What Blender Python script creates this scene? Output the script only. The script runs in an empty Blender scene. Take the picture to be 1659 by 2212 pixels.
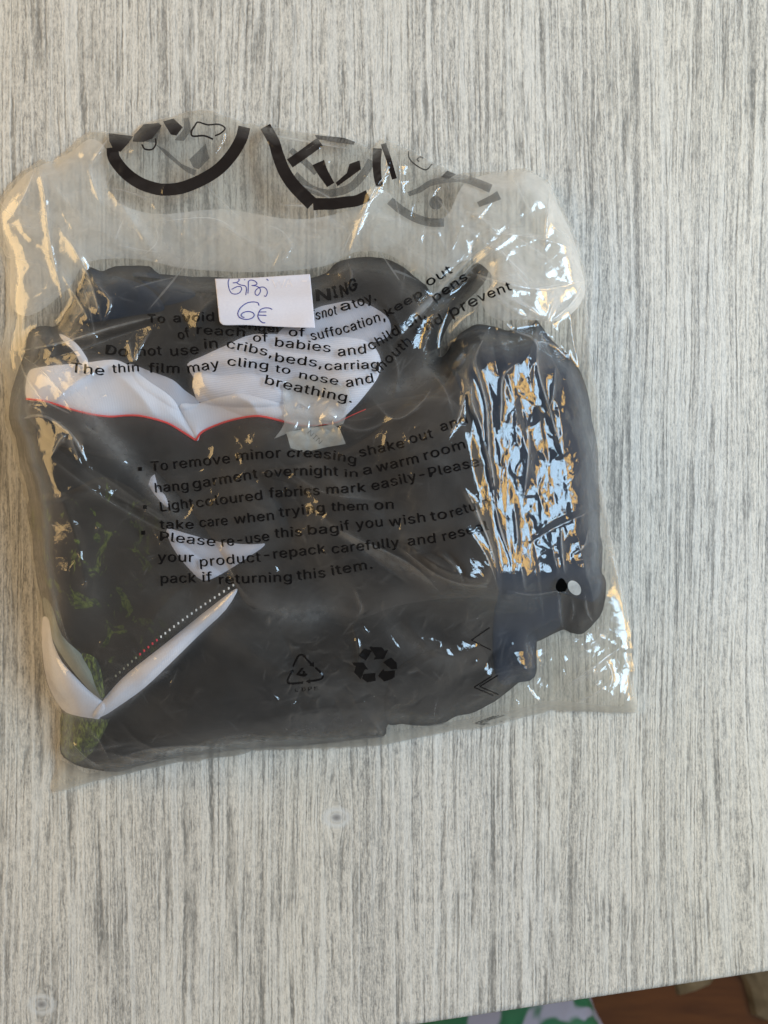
import bpy, bmesh, math, random
import numpy as np
from mathutils import Vector, geometry

# ------------------------------------------------------------------ camera, world, lamps
SC = bpy.context.scene
COL = SC.collection
S = 0.000237            # metres on the tabletop per traced unit
CU, CV, H = 829.5, 1106.0, 0.40

cam = bpy.data.cameras.new("camera")
cam_o = bpy.data.objects.new("camera", cam)
COL.objects.link(cam_o)
cam_o.location = (0, 0, H)
cam.sensor_fit = 'VERTICAL'
cam.sensor_height = 34.6
cam.lens = 34.6 / 2 / (2212 * S / 2 / H)
cam.clip_start, cam.clip_end = 0.01, 20
cam.dof.use_dof = True
cam.dof.focus_distance = 0.375
cam.dof.aperture_fstop = 9.0
SC.camera = cam_o

w = bpy.data.worlds.new("World")
SC.world = w
w.use_nodes = True
# a plain room: pale walls around, a dimmer ceiling overhead
nt = w.node_tree
tcw = nt.nodes.new("ShaderNodeTexCoord"); spw = nt.nodes.new("ShaderNodeSeparateXYZ"); rpw = nt.nodes.new("ShaderNodeValToRGB")
nt.links.new(tcw.outputs["Generated"], spw.inputs[0]); nt.links.new(spw.outputs[2], rpw.inputs[0])
rpw.color_ramp.elements[0].position = .25; rpw.color_ramp.elements[0].color = (.92, .89, .84, 1)
rpw.color_ramp.elements[1].position = .97; rpw.color_ramp.elements[1].color = (.26, .25, .24, 1)
nt.links.new(rpw.outputs[0], nt.nodes["Background"].inputs[0])
nt.nodes["Background"].inputs[1].default_value = 0.50

def area(name, loc, target, sx, sy, col, radiance, spread=math.pi):
    l = bpy.data.lights.new(name, 'AREA')
    l.shape = 'RECTANGLE'; l.size, l.size_y = sx, sy
    l.color = col; l.energy = radiance * math.pi * sx * sy
    l.spread = spread
    o = bpy.data.objects.new(name, l); COL.objects.link(o)
    o.location = loc
    o.rotation_euler = (Vector(target) - Vector(loc)).to_track_quat('-Z', 'Y').to_euler()
    return o
# the window beside the table: pale sky in its upper panes, a sunlit wall across the street below
area("window_sky", (0.98, 0.24, 0.84), (-0.1, 0.24, 0.84), 1.05, 0.66, (0.54, 0.77, 1.0), 13.5)
area("window_wall", (0.98, 0.24, 0.36), (-0.1, 0.24, 0.36), 0.95, 0.16, (1.0, 0.60, 0.15), 11.0)
# the warm lamp on the other side of the room
area("room_lamp", (-1.30, 0.45, 0.47), (0, 0.05, 0), 1.40, 0.70, (1.0, 0.66, 0.27), 5.2)

SC.view_settings.view_transform = 'Standard'
SC.view_settings.look = 'None'
SC.view_settings.exposure = 0.0
SC.view_settings.gamma = 1.0
SC.cycles.use_denoising = True
SC.cycles.max_bounces = 16
SC.cycles.diffuse_bounces = 12
SC.cycles.transparent_max_bounces = 24
SC.cycles.caustics_reflective = False
SC.cycles.caustics_refractive = False

random.seed(7)
RNG = np.random.default_rng(11)

# ------------------------------------------------------------------ helpers
def tag(o, label=None, cat=None, group=None, kind=None):
    for k, v in (("label", label), ("category", cat), ("group", group), ("kind", kind)):
        if v: o[k] = v
    return o

def empty(name, loc=(0, 0, 0)):
    o = bpy.data.objects.new(name, None); COL.objects.link(o); o.location = loc
    return o

def link(name, me, mat=None, parent=None):
    o = bpy.data.objects.new(name, me); COL.objects.link(o)
    if mat: me.materials.append(mat)
    if parent is not None: o.parent = parent; o.matrix_parent_inverse = parent.matrix_world.inverted()
    return o

def P(u, v, z=0.0):
    """traced point (as it lies on the sheet plane) lifted to height z"""
    k = S * (H - z) / H
    return ((u - CU) * k, -(v - CV) * k, z)

def mesh_from(name, verts, faces, smooth=True):
    me = bpy.data.meshes.new(name)
    me.from_pydata([tuple(p) for p in verts], [], faces)
    if smooth: me.polygons.foreach_set("use_smooth", [True] * len(me.polygons))
    me.update()
    return me

def catmull(pts, n=8, closed=False):
    pts = [np.array(p, float) for p in pts]
    N = len(pts); out = []
    rng = range(N) if closed else range(N - 1)
    for i in rng:
        if closed: p0, p1, p2, p3 = pts[i-1], pts[i], pts[(i+1) % N], pts[(i+2) % N]
        else:
            p1, p2 = pts[i], pts[i+1]
            p0 = pts[i-1] if i > 0 else 2*p1 - p2
            p3 = pts[i+2] if i+2 < N else 2*p2 - p1
        for k in range(n):
            t = k / n
            out.append(0.5*((2*p1)+(-p0+p2)*t+(2*p0-5*p1+4*p2-p3)*t*t+(-p0+3*p1-3*p2+p3)*t**3))
    if not closed: out.append(pts[-1])
    return np.array(out)

# ------------------------------------------------------------------ fields on one grid
ST = 2.0
U0, V0, U1, V1 = -24.0, 206.0, 1424.0, 1736.0
gu = np.arange(U0, U1 + 1e-6, ST); gv = np.arange(V0, V1 + 1e-6, ST)
NU, NV = len(gu), len(gv)
UU, VV = np.meshgrid(gu, gv)

def inside(poly, u, v):
    poly = np.asarray(poly, float); r = np.zeros(u.shape, bool)
    x0, y0 = poly[:, 0], poly[:, 1]; x1, y1 = np.roll(x0, -1), np.roll(y0, -1)
    for a, b, c, d in zip(x0, y0, x1, y1):
        if b == d: continue
        m = (b > v) != (d > v)
        r ^= m & (u < (c - a) * (v - b) / (d - b) + a)
    return r

def pdist(poly, u, v, closed=True, want_t=False):
    poly = np.asarray(poly, float)
    A = poly; B = np.roll(poly, -1, 0)
    if not closed: A, B = A[:-1], B[:-1]
    best = np.full(u.shape, 1e9); tt = np.zeros(u.shape)
    L = np.hypot(*(B - A).T); acc = 0.0
    for (ax, ay), (bx, by), l in zip(A, B, L):
        if l < 1e-9: continue
        t = np.clip(((u-ax)*(bx-ax)+(v-ay)*(by-ay))/(l*l), 0, 1)
        d = (u-ax-t*(bx-ax))**2+(v-ay-t*(by-ay))**2
        if want_t: tt = np.where(d < best, acc + t*l, tt)
        best = np.minimum(best, d); acc += l
    best = np.sqrt(best)
    return (best, tt/acc) if want_t else best

def blur(a, sig):
    s = sig / ST; pad = int(3*s) + 2
    b = np.pad(a, pad, mode='edge')
    fy = np.fft.fftfreq(b.shape[0])[:, None]; fx = np.fft.rfftfreq(b.shape[1])[None, :]
    g = np.exp(-2*(math.pi*s)**2*(fx**2+fy**2))
    r = np.fft.irfft2(np.fft.rfft2(b)*g, s=b.shape)
    return r[pad:-pad, pad:-pad]

def noise(sig, seed, aniso=None):
    r = np.random.default_rng(seed).standard_normal((NV, NU))
    if aniso:
        s = aniso[0]/ST, aniso[1]/ST
        fy = np.fft.fftfreq(NV)[:, None]; fx = np.fft.rfftfreq(NU)[None, :]
        r = np.fft.irfft2(np.fft.rfft2(r)*np.exp(-2*math.pi**2*((s[0]*fx)**2+(s[1]*fy)**2)), s=(NV, NU))
    else: r = blur(r, sig)
    return r / r.std()

def idw(ctrl, sig):
    num = np.zeros(UU.shape); den = np.full(UU.shape, 1e-9)
    for x, y, h in ctrl:
        k = 1.0/(((UU-x)**2+(VV-y)**2)/(sig*sig)+0.05)**2
        num += k*h; den += k
    return num/den

def facets(L, seed, std, stretch=(1, 1), ang=0.0):
    """sharp-edged crumple: random heights joined by flat triangles"""
    rg = np.random.default_rng(seed)
    c, s = math.cos(ang), math.sin(ang)
    x = (UU*c+VV*s)/stretch[0]; y = (-UU*s+VV*c)/stretch[1]
    xa, xb, ya, yb = x.min()-2*L, x.max()+2*L, y.min()-2*L, y.max()+2*L
    nx, ny = int((xb-xa)/L), int((yb-ya)/L)
    px, py = np.meshgrid(np.linspace(xa, xb, nx), np.linspace(ya, yb, ny))
    px = (px + rg.uniform(-.48, .48, px.shape)*L); py = (py + rg.uniform(-.48, .48, py.shape)*L)
    pts = np.stack([px.ravel(), py.ravel()], 1)
    hz = rg.standard_normal(len(pts))*std
    # each jittered lattice quad is split along its lower diagonal at random
    out = np.zeros(UU.shape)
    X = np.stack([px[:-1, :-1], px[:-1, 1:], px[1:, 1:], px[1:, :-1]], -1).reshape(-1, 4)
    idx = np.arange(nx*ny).reshape(ny, nx)
    Q = np.stack([idx[:-1, :-1], idx[:-1, 1:], idx[1:, 1:], idx[1:, :-1]], -1).reshape(-1, 4)
    tris = []
    for q in Q:
        if rg.random() < .5: tris += [(q[0], q[1], q[2]), (q[0], q[2], q[3])]
        else: tris += [(q[0], q[1], q[3]), (q[1], q[2], q[3])]
    # back to grid space for rasterising
    gx = (pts[:, 0]*stretch[0]*c - pts[:, 1]*stretch[1]*s - U0)/ST
    gy = (pts[:, 0]*stretch[0]*s + pts[:, 1]*stretch[1]*c - V0)/ST
    for a, b, d in tris:
        xs = gx[[a, b, d]]; ys = gy[[a, b, d]]
        i0, i1 = max(0, int(xs.min())), min(NU-1, int(xs.max())+1)
        j0, j1 = max(0, int(ys.min())), min(NV-1, int(ys.max())+1)
        if i0 > i1 or j0 > j1: continue
        J, I = np.mgrid[j0:j1+1, i0:i1+1]
        det = (ys[1]-ys[2])*(xs[0]-xs[2])+(xs[2]-xs[1])*(ys[0]-ys[2])
        if abs(det) < 1e-9: continue
        l0 = ((ys[1]-ys[2])*(I-xs[2])+(xs[2]-xs[1])*(J-ys[2]))/det
        l1 = ((ys[2]-ys[0])*(I-xs[2])+(xs[0]-xs[2])*(J-ys[2]))/det
        l2 = 1-l0-l1
        m = (l0 >= -1e-6) & (l1 >= -1e-6) & (l2 >= -1e-6)
        z = l0*hz[a]+l1*hz[b]+l2*hz[d]
        sub = out[j0:j1+1, i0:i1+1]; sub[m] = z[m]
    return out

def sample(F, u, v):
    x = np.clip((np.asarray(u, float)-U0)/ST, 0, NU-1.001); y = np.clip((np.asarray(v, float)-V0)/ST, 0, NV-1.001)
    i = x.astype(int); j = y.astype(int); fx = x-i; fy = y-j
    return (F[j, i]*(1-fx)+F[j, i+1]*fx)*(1-fy)+(F[j+1, i]*(1-fx)+F[j+1, i+1]*fx)*fy

def sheet(name, outline, F, lift=0.0, step=1, holes=(), mat=None, parent=None, scuff_sheen=None):
    """mesh sheet over the grid inside an outline, its border snapped to the outline"""
    outline = np.asarray(outline, float)
    su, sv = gu[::step], gv[::step]
    a0 = max(0, np.searchsorted(su, outline[:, 0].min())-2); a1 = min(len(su), np.searchsorted(su, outline[:, 0].max())+2)
    b0 = max(0, np.searchsorted(sv, outline[:, 1].min())-2); b1 = min(len(sv), np.searchsorted(sv, outline[:, 1].max())+2)
    u, v = np.meshgrid(su[a0:a1], sv[b0:b1])
    hs = ST*step/2
    cu, cv = u[:-1, :-1]+hs, v[:-1, :-1]+hs
    keep = inside(outline, cu, cv)
    for h in holes: keep &= ~inside(h, cu, cv)
    ny, nx = u.shape
    cnt = np.zeros((ny, nx), int)
    for dj in (0, 1):
        for di in (0, 1): cnt[dj:dj+ny-1, di:di+nx-1] += keep
    used = cnt > 0; border = used & (cnt < 4)
    bu, bv = u[border].copy(), v[border].copy()
    ss, tt = bu.copy(), bv.copy(); best = np.full(bu.shape, 1e18)
    for poly in (outline, *[np.asarray(h, float) for h in holes]):
        for (ax, ay), (bx, by) in zip(poly, np.roll(poly, -1, 0)):
            l2 = (bx-ax)**2+(by-ay)**2
            if l2 < 1e-9: continue
            t = np.clip(((bu-ax)*(bx-ax)+(bv-ay)*(by-ay))/l2, 0, 1)
            qx, qy = ax+t*(bx-ax), ay+t*(by-ay)
            d = (bu-qx)**2+(bv-qy)**2; m = d < best
            best[m] = d[m]; ss[m] = qx[m]; tt[m] = qy[m]
    ok = best < (ST*step*1.6)**2
    bu[ok] = ss[ok]; bv[ok] = tt[ok]
    u[border] = bu; v[border] = bv
    z = sample(F, u, v)+lift
    ids = np.full((ny, nx), -1); ids[used] = np.arange(used.sum())
    k = S*(H-z[used])/H
    co = np.stack([(u[used]-CU)*k, -(v[used]-CV)*k, z[used]], 1)
    j, i = np.nonzero(keep)
    f = np.stack([ids[j+1, i], ids[j+1, i+1], ids[j, i+1], ids[j, i]], 1)
    me = bpy.data.meshes.new(name)
    me.vertices.add(len(co)); me.vertices.foreach_set("co", co.astype(np.float32).ravel())
    me.loops.add(f.size); me.loops.foreach_set("vertex_index", f.astype(np.int32).ravel())
    me.polygons.add(len(f)); me.polygons.foreach_set("loop_start", np.arange(0, f.size, 4, dtype=np.int32))
    me.polygons.foreach_set("use_smooth", np.ones(len(f), bool))
    me.update(calc_edges=True)
    if scuff_sheen is not None:
        at = me.attributes.new("scuff_sheen", 'FLOAT', 'POINT')
        at.data.foreach_set("value", sample(scuff_sheen, u[used], v[used]).astype(np.float32))
    return link(name, me, mat, parent)

def ribbon(name, pts, r, F, lift, mat, parent, sides=6, flat=1.0):
    """a cord lying on a height field"""
    pts = catmull(pts, 6)
    zs = sample(F, pts[:, 0], pts[:, 1])+lift
    C = [Vector(P(u, v, z)) for (u, v), z in zip(pts, zs)]
    vs, fs = [], []
    for i, c in enumerate(C):
        t = (C[min(i+1, len(C)-1)]-C[max(i-1, 0)]).normalized()
        n = t.cross(Vector((0, 0, 1))).normalized(); b = n.cross(t)
        for k in range(sides):
            a = 2*math.pi*k/sides
            vs.append(c+n*(math.cos(a)*r)+b*(math.sin(a)*r*flat))
    for i in range(len(C)-1):
        for k in range(sides):
            fs.append((i*sides+k, i*sides+(k+1) % sides, (i+1)*sides+(k+1) % sides, (i+1)*sides+k))
    fs.append(tuple(range(sides))[::-1]); fs.append(tuple((len(C)-1)*sides+k for k in range(sides)))
    return link(name, mesh_from(name, vs, fs), mat, parent)

# ------------------------------------------------------------------ materials
class NT:
    def __init__(s, name):
        s.m = bpy.data.materials.new(name); s.m.use_nodes = True
        s.t = s.m.node_tree; s.t.nodes.clear()
        s.out = s.n("ShaderNodeOutputMaterial")
    def n(s, typ, **kw):
        x = s.t.nodes.new(typ)
        for k, v in kw.items():
            if k == "i":
                for kk, vv in v.items():
                    if isinstance(vv, bpy.types.NodeSocket): s.t.links.new(vv, x.inputs[kk])
                    else: x.inputs[kk].default_value = vv
            else: setattr(x, k, v)
        return x
    def math(s, op, a, b=0.0, clamp=False):
        x = s.n("ShaderNodeMath", operation=op, use_clamp=clamp, i={0: a, 1: b}); return x.outputs[0]
    def ramp(s, fac, stops):
        x = s.n("ShaderNodeValToRGB", i={0: fac})
        e = x.color_ramp.elements
        while len(e) < len(stops): e.new(.5)
        for el, (p, c) in zip(e, stops): el.position = p; el.color = (*c, 1) if len(c) == 3 else c
        return x.outputs[0]
    def mixc(s, fac, a, b, mode='MIX'):
        x = s.n("ShaderNodeMix", data_type='RGBA', blend_type=mode)
        for sock, val in ((x.inputs[0], fac), (x.inputs[6], a), (x.inputs[7], b)):
            if isinstance(val, bpy.types.NodeSocket): s.t.links.new(val, sock)
            else: sock.default_value = (*val, 1) if isinstance(val, tuple) and len(val) == 3 else val
        return x.outputs[2]
    def mapping(s, scale, loc=(0, 0, 0), rot=(0, 0, 0), src=None):
        if src is None: src = s.n("ShaderNodeTexCoord").outputs["Object"]
        return s.n("ShaderNodeMapping", i={"Vector": src, "Scale": scale, "Location": loc, "Rotation": rot}).outputs[0]
    def noise(s, vec, scale=1, detail=2, rough=.5, dist=0.0):
        return s.n("ShaderNodeTexNoise", i={"Vector": vec, "Scale": scale, "Detail": detail, "Roughness": rough, "Distortion": dist}).outputs[0]
    def surf(s, sh): s.t.links.new(sh, s.out.inputs[0]); return s.m
    def bump(s, h, strength=.3, dist=.001):
        return s.n("ShaderNodeBump", i={"Height": h, "Strength": strength, "Distance": dist}).outputs[0]
    def bsdf(s, col, rough=.6, normal=None, **kw):
        i = {"Base Color": (*col, 1) if isinstance(col, tuple) and len(col) == 3 else col, "Roughness": rough}
        if normal is not None: i["Normal"] = normal
        i.update(kw)
        return s.n("ShaderNodeBsdfPrincipled", i=i).outputs[0]

def wood_material():
    t = NT("grey_wood_laminate")
    co = t.n("ShaderNodeTexCoord").outputs["Object"]
    # slow sideways wander of the grain
    wob = t.noise(t.mapping((9, 2.2, 1), src=co), 1, 2, .5)
    wob2 = t.noise(t.mapping((60, 14, 1), (3, 1, 0), src=co), 1, 2, .5)
    off = t.math('ADD', t.math('MULTIPLY', t.math('SUBTRACT', wob, .5), .022), t.math('ADD', t.math('MULTIPLY', t.math('SUBTRACT', wob2, .5), .0026), t.math('MULTIPLY', t.math('SUBTRACT', t.noise(t.mapping((420, 170, 1), (6, 1, 0), src=co), 1, 2, .6), .5), .0011)))
    sep = t.n("ShaderNodeSeparateXYZ", i={0: co})
    x, y = sep.outputs[0], sep.outputs[1]
    gx = t.math('ADD', x, off)
    knots = [(P(727, 1766), .0045, .006), (P(90, 2170), .004, .005)]
    kmask = None
    for (kx, ky, _), r, ry in knots:
        dx = t.math('SUBTRACT', x, kx); dy = t.math('SUBTRACT', y, ky)
        d2 = t.math('ADD', t.math('POWER', t.math('DIVIDE', dx, r), 2), t.math('POWER', t.math('DIVIDE', dy, ry*2.2), 2))
        pull = t.math('DIVIDE', dx, t.math('ADD', d2, .6))
        gx = t.math('SUBTRACT', gx, t.math('MULTIPLY', pull, .75))
    for (kx, ky, _), r, ry in knots[:2]:
        dx = t.math('SUBTRACT', x, kx); dy = t.math('SUBTRACT', y, ky)
        d = t.math('SQRT', t.math('ADD', t.math('POWER', t.math('DIVIDE', dx, .0085), 2), t.math('POWER', t.math('DIVIDE', dy, .0062), 2)))
        m = t.math('SUBTRACT', 1, t.math('SMOOTHSTEP', d, 0) if False else d, True)
        kmask = m if kmask is None else t.math('MAXIMUM', kmask, m)
    g = t.n("ShaderNodeCombineXYZ", i={0: gx, 1: y, 2: 0.0}).outputs[0]
    broad = t.noise(t.mapping((46, 2.0, 1), (5, 0, 0), src=g), 1, 2, .5)
    bold = t.noise(t.mapping((330, 4.5, 1), (1, 2, 0), src=g), 1, 2, .55)
    fine = t.noise(t.mapping((820, 70, 1), (7, 2, 0), src=g), 1, 3, .6)
    pore = t.noise(t.mapping((1000, 190, 1), (2, 9, 0), src=g), 1, 2, .6)
    speck = t.noise(t.mapping((1500, 620, 1), (4, 4, 0), src=g), 1, 2, .6)
    def contour(sx, sy, lx):
        return t.math('POWER', t.math('ABSOLUTE', t.math('SUBTRACT', t.noise(t.mapping((sx, sy, 1), (lx, 3, 0), src=g), 1, 1.0, .4), .5)), .5)
    lines, lines2 = contour(175, 2.2, 11), contour(290, 5.0, 23)
    v = t.math('ADD', t.math('MULTIPLY', broad, .28), t.math('MULTIPLY', bold, .50))
    v = t.math('ADD', v, t.math('MULTIPLY', fine, .55))
    v = t.math('ADD', v, t.math('MULTIPLY', pore, .75))
    v = t.math('ADD', v, t.math('MULTIPLY', speck, .60))          # mean 1.46
    v = t.math('ADD', t.math('MULTIPLY', t.math('SUBTRACT', v, 1.34), 1.45), .5)
    col = t.ramp(v, [(.0, (.185, .178, .165)), (.28, (.335, .318, .288)), (.50, (.515, .483, .428)), (.72, (.64, .598, .527)), (1, (.72, .672, .592))])
    lm = t.ramp(lines, [(0, (1, 1, 1)), (.11, (.95, .95, .95)), (.19, (0, 0, 0))])
    lm2 = t.ramp(lines2, [(0, (1, 1, 1)), (.12, (.7, .7, .7)), (.21, (0, 0, 0))])
    brk = t.ramp(t.noise(t.mapping((130, 17, 1), (1, 6, 0), src=g), 1, 2), [(.42, (0, 0, 0)), (.62, (1, 1, 1))])
    brk2 = t.ramp(t.noise(t.mapping((190, 36, 1), (5, 6, 0), src=g), 1, 2), [(.44, (0, 0, 0)), (.60, (1, 1, 1))])
    grit = t.ramp(t.noise(t.mapping((900, 260, 1), (5, 9, 0), src=g), 1, 2), [(.30, (.35, .35, .35)), (.55, (1, 1, 1))])
    lmf = t.math('MULTIPLY', t.math('MAXIMUM', t.math('MULTIPLY', lm, brk), t.math('MULTIPLY', lm2, brk2)), t.math('MULTIPLY', grit, 1.0))
    # pale ridges that run beside the dark lines
    lt = t.ramp(lines, [(.20, (0, 0, 0)), (.29, (1, 1, 1)), (.38, (0, 0, 0))])
    col = t.mixc(t.math('MULTIPLY', lt, .5), col, (.71, .695, .65))
    col = t.mixc(lmf, col, (.19, .182, .165))
    tint = t.noise(t.mapping((7, 3, 1), (8, 8, 0), src=co), 1, 2)
    col = t.mixc(t.ramp(tint, [(.42, (0, 0, 0)), (.66, (.5, .5, .5))]), col, t.mixc(1.0, col, (1.0, .965, .88), 'MULTIPLY'))
    kr = t.ramp(kmask, [(0, (0, 0, 0)), (.35, (.75, .75, .75)), (.55, (.15, .15, .15)), (.72, (.85, .85, .85)), (1, (1, 1, 1))])
    kc = t.ramp(kmask, [(.2, (.60, .60, .58)), (.62, (.56, .55, .53)), (.8, (.30, .29, .28)), (1, (.2, .19, .185))])
    col = t.mixc(kr, col, kc)
    bh = t.math('SUBTRACT', v, lmf)
    return t.surf(t.bsdf(col, .52, t.bump(bh, .22, .0006), **{"Specular IOR Level": .35}))

def fabric(name, col, col2, rib=None, rough=.9, bump=.25):
    t = NT(name)
    co = t.n("ShaderNodeTexCoord").outputs["Object"]
    n1 = t.noise(t.mapping((28, 28, 28), src=co), 1, 4, .6)
    weave = t.noise(t.mapping((2600, 2600, 2600), src=co), 1, 1)
    c = t.mixc(t.ramp(n1, [(.35, (0, 0, 0)), (.68, (1, 1, 1))]), col, col2)
    h = weave
    if rib is not None:
        wv = t.n("ShaderNodeTexWave", wave_type='BANDS', bands_direction='X', i={"Vector": t.mapping((1, 1, 1), rot=(0, 0, rib[1]), src=co), "Scale": rib[0], "Distortion": 1.2, "Detail": 1.0, "Detail Scale": 0.4}).outputs[1]
        c = t.mixc(t.math('MULTIPLY', wv, .30), c, t.mixc(1.0, c, (.55, .55, .60), 'MULTIPLY'))
        h = t.math('ADD', wv, t.math('MULTIPLY', weave, .5))
    return t.surf(t.bsdf(c, rough, t.bump(h, bump, .0003), **{"Sheen Weight": .06, "Sheen Roughness": .5, "Specular IOR Level": .1}))

def film_material(name, haze, gloss=1.0, tint=(.985, .98, .965), hz=(.99, .975, .95), rough=.065, fwd=.88):
    t = NT(name)
    co = t.n("ShaderNodeTexCoord").outputs["Object"]
    n1 = t.noise(t.mapping((420, 420, 420), src=co), 1, 3, .55, .6)
    n2 = t.noise(t.mapping((95, 95, 95), (4, 0, 0), src=co), 1, 2, .5)
    nb = t.bump(t.math('ADD', t.math('MULTIPLY', n1, .45), n2), .16, .0016)
    # dust, scuffs and stretch marks in the film
    sm = t.noise(t.mapping((60, 60, 60), (9, 0, 0), src=co), 1, 5, .65, 1.0)
    # light crosses more film where the sheet stands steep
    ge = t.n("ShaderNodeNewGeometry")
    ct = t.math('ABSOLUTE', t.n("ShaderNodeVectorMath", operation='DOT_PRODUCT', i={0: nb, 1: ge.outputs["Incoming"]}).outputs["Value"])
    hz_f = t.math('DIVIDE', t.math('MULTIPLY', t.math('ADD', t.math('MULTIPLY', sm, 1.2), .4), haze), t.math('MAXIMUM', ct, .6), True)
    scf = t.n("ShaderNodeAttribute", attribute_name="scuff_sheen").outputs["Fac"]      # whitened creases and rubs, plus painted sheen bands
    fine_br = t.noise(t.mapping((240, 240, 240), (2, 2, 0), src=co), 1, 3, .6)
    scf = t.math('MULTIPLY', scf, t.math('ADD', .35, t.math('MULTIPLY', fine_br, 1.3)))
    hz_f = t.math('ADD', hz_f, scf, True)
    fw = t.math('SUBTRACT', fwd, t.math('MULTIPLY', scf, .9), True)
    tr = t.n("ShaderNodeBsdfTransparent", i={"Color": (*tint, 1)}).outputs[0]
    df = t.n("ShaderNodeBsdfDiffuse", i={"Color": (*hz, 1), "Normal": nb}).outputs[0]
    tl = t.n("ShaderNodeBsdfTranslucent", i={"Color": (*hz, 1), "Normal": nb}).outputs[0]
    hzs = t.n("ShaderNodeMixShader", i={0: fw, 1: df, 2: tl}).outputs[0]
    body = t.n("ShaderNodeMixShader", i={0: hz_f, 1: tr, 2: hzs}).outputs[0]
    gl = t.n("ShaderNodeBsdfGlossy", i={"Color": (1, 1, 1, 1), "Roughness": rough, "Normal": nb}).outputs[0]
    # Schlick reflectance of a thin sheet, the same from either side
    fr = t.math('ADD', .045, t.math('MULTIPLY', .955, t.math('POWER', t.math('SUBTRACT', 1, ct, True), 5)))
    fac = t.math('MULTIPLY', fr, 1.25*gloss, True)
    return t.surf(t.n("ShaderNodeMixShader", i={0: fac, 1: body, 2: gl}).outputs[0])

def ink(name, col, gloss=.5, rough=.12, alpha=1.0):
    t = NT(name)
    co = t.n("ShaderNodeTexCoord").outputs["Object"]
    n1 = t.noise(t.mapping((500, 500, 500), src=co), 1, 3, .6)
    c = t.mixc(n1, col, tuple(x*1.5 for x in col))
    b = t.bsdf(c, rough, t.bump(n1, .05, .001), **{"Specular IOR Level": gloss})
    if alpha < 1:
        tr = t.n("ShaderNodeBsdfTransparent").outputs[0]
        b = t.n("ShaderNodeMixShader", i={0: alpha, 1: tr, 2: b}).outputs[0]
    return t.surf(b)

M_wood = wood_material()
M_black = fabric("black_knit", (.014, .0125, .012), (.028, .0255, .024))
M_front = fabric("faded_black_knit", (.022, .019, .0175), (.046, .041, .038), bump=.3)
M_navy = fabric("navy_knit", (.010, .015, .026), (.020, .029, .046))
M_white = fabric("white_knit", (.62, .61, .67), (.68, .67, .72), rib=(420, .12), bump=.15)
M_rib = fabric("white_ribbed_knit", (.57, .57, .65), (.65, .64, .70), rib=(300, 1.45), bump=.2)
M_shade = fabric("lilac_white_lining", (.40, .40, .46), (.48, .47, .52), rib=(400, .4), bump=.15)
M_red = fabric("red_piping", (.62, .045, .04), (.72, .07, .06))
M_greyc = fabric("grey_green_cloth", (.14, .15, .13), (.24, .25, .21))
M_film = film_material("clear_film", .115, 1.0, fwd=.94)
M_back = film_material("back_film", .06, .2, rough=.15)
M_seal = film_material("sealed_edge_film", .22, .3, rough=.12)
M_fold = film_material("folded_film", .38, .5, rough=.12, fwd=.48)
M_fold2 = film_material("folded_corner_film", .15, .5, rough=.12, fwd=.75)
M_flap = film_material("inner_flap_film", .40, 1.6, fwd=.5, hz=(.86, .85, .82), rough=.04)
M_patch = film_material("cloudy_flap_film", .50, .6, fwd=.35, hz=(.80, .80, .76), rough=.1)
M_ink = ink("black_print", (.004, .0035, .0035), .25, .2)
M_ink2 = ink("brown_black_logo", (.010, .007, .006), .6, .08)
M_ghost = ink("grey_print_behind_film", (.03, .03, .03), .3, .3, .62)

def leaf_cloth():
    t = NT("black_knit_with_green_leaves")
    co = t.n("ShaderNodeTexCoord").outputs["Object"]
    n1 = t.noise(t.mapping((110, 70, 90), src=co), 1, 3, .6, 1.4)
    ve = t.noise(t.mapping((420, 300, 300), src=co), 1, 3, .7, 1.0)
    msk = t.ramp(n1, [(.58, (0, 0, 0)), (.62, (1, 1, 1))])
    g = t.ramp(ve, [(.38, (.025, .035, .012)), (.62, (.13, .155, .03))])
    sep = t.n("ShaderNodeSeparateXYZ", i={0: co})
    x = sep.outputs[0]
    side = t.math('SUBTRACT', 1, t.math('DIVIDE', t.math('ADD', x, .175), .075), True)   # the print runs along the side seam
    mk = t.math('MULTIPLY', msk, t.math('MULTIPLY', side, 1.6, True), True)
    br = t.noise(t.mapping((40, 40, 40), (3, 3, 0), src=co), 1, 3, .6)
    base = t.mixc(br, (.022, .019, .016), (.040, .032, .026))
    c = t.mixc(mk, base, g)
    we = t.noise(t.mapping((2600, 2600, 2600), src=co), 1, 1)
    return t.surf(t.bsdf(c, .85, t.bump(we, .25, .0003), **{"Sheen Weight": .06, "Specular IOR Level": .1}))
M_leaf = leaf_cloth()
def green_cloth():
    t = NT("green_leaf_print_cloth")
    co = t.n("ShaderNodeTexCoord").outputs["Object"]
    ve = t.noise(t.mapping((520, 190, 300), rot=(0, 0, .35), src=co), 1, 4, .7, 1.5)
    g = t.ramp(ve, [(.42, (.022, .022, .017)), (.52, (.065, .08, .02)), (.68, (.17, .21, .05))])
    return t.surf(t.bsdf(g, .85))
M_green = green_cloth()

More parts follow.
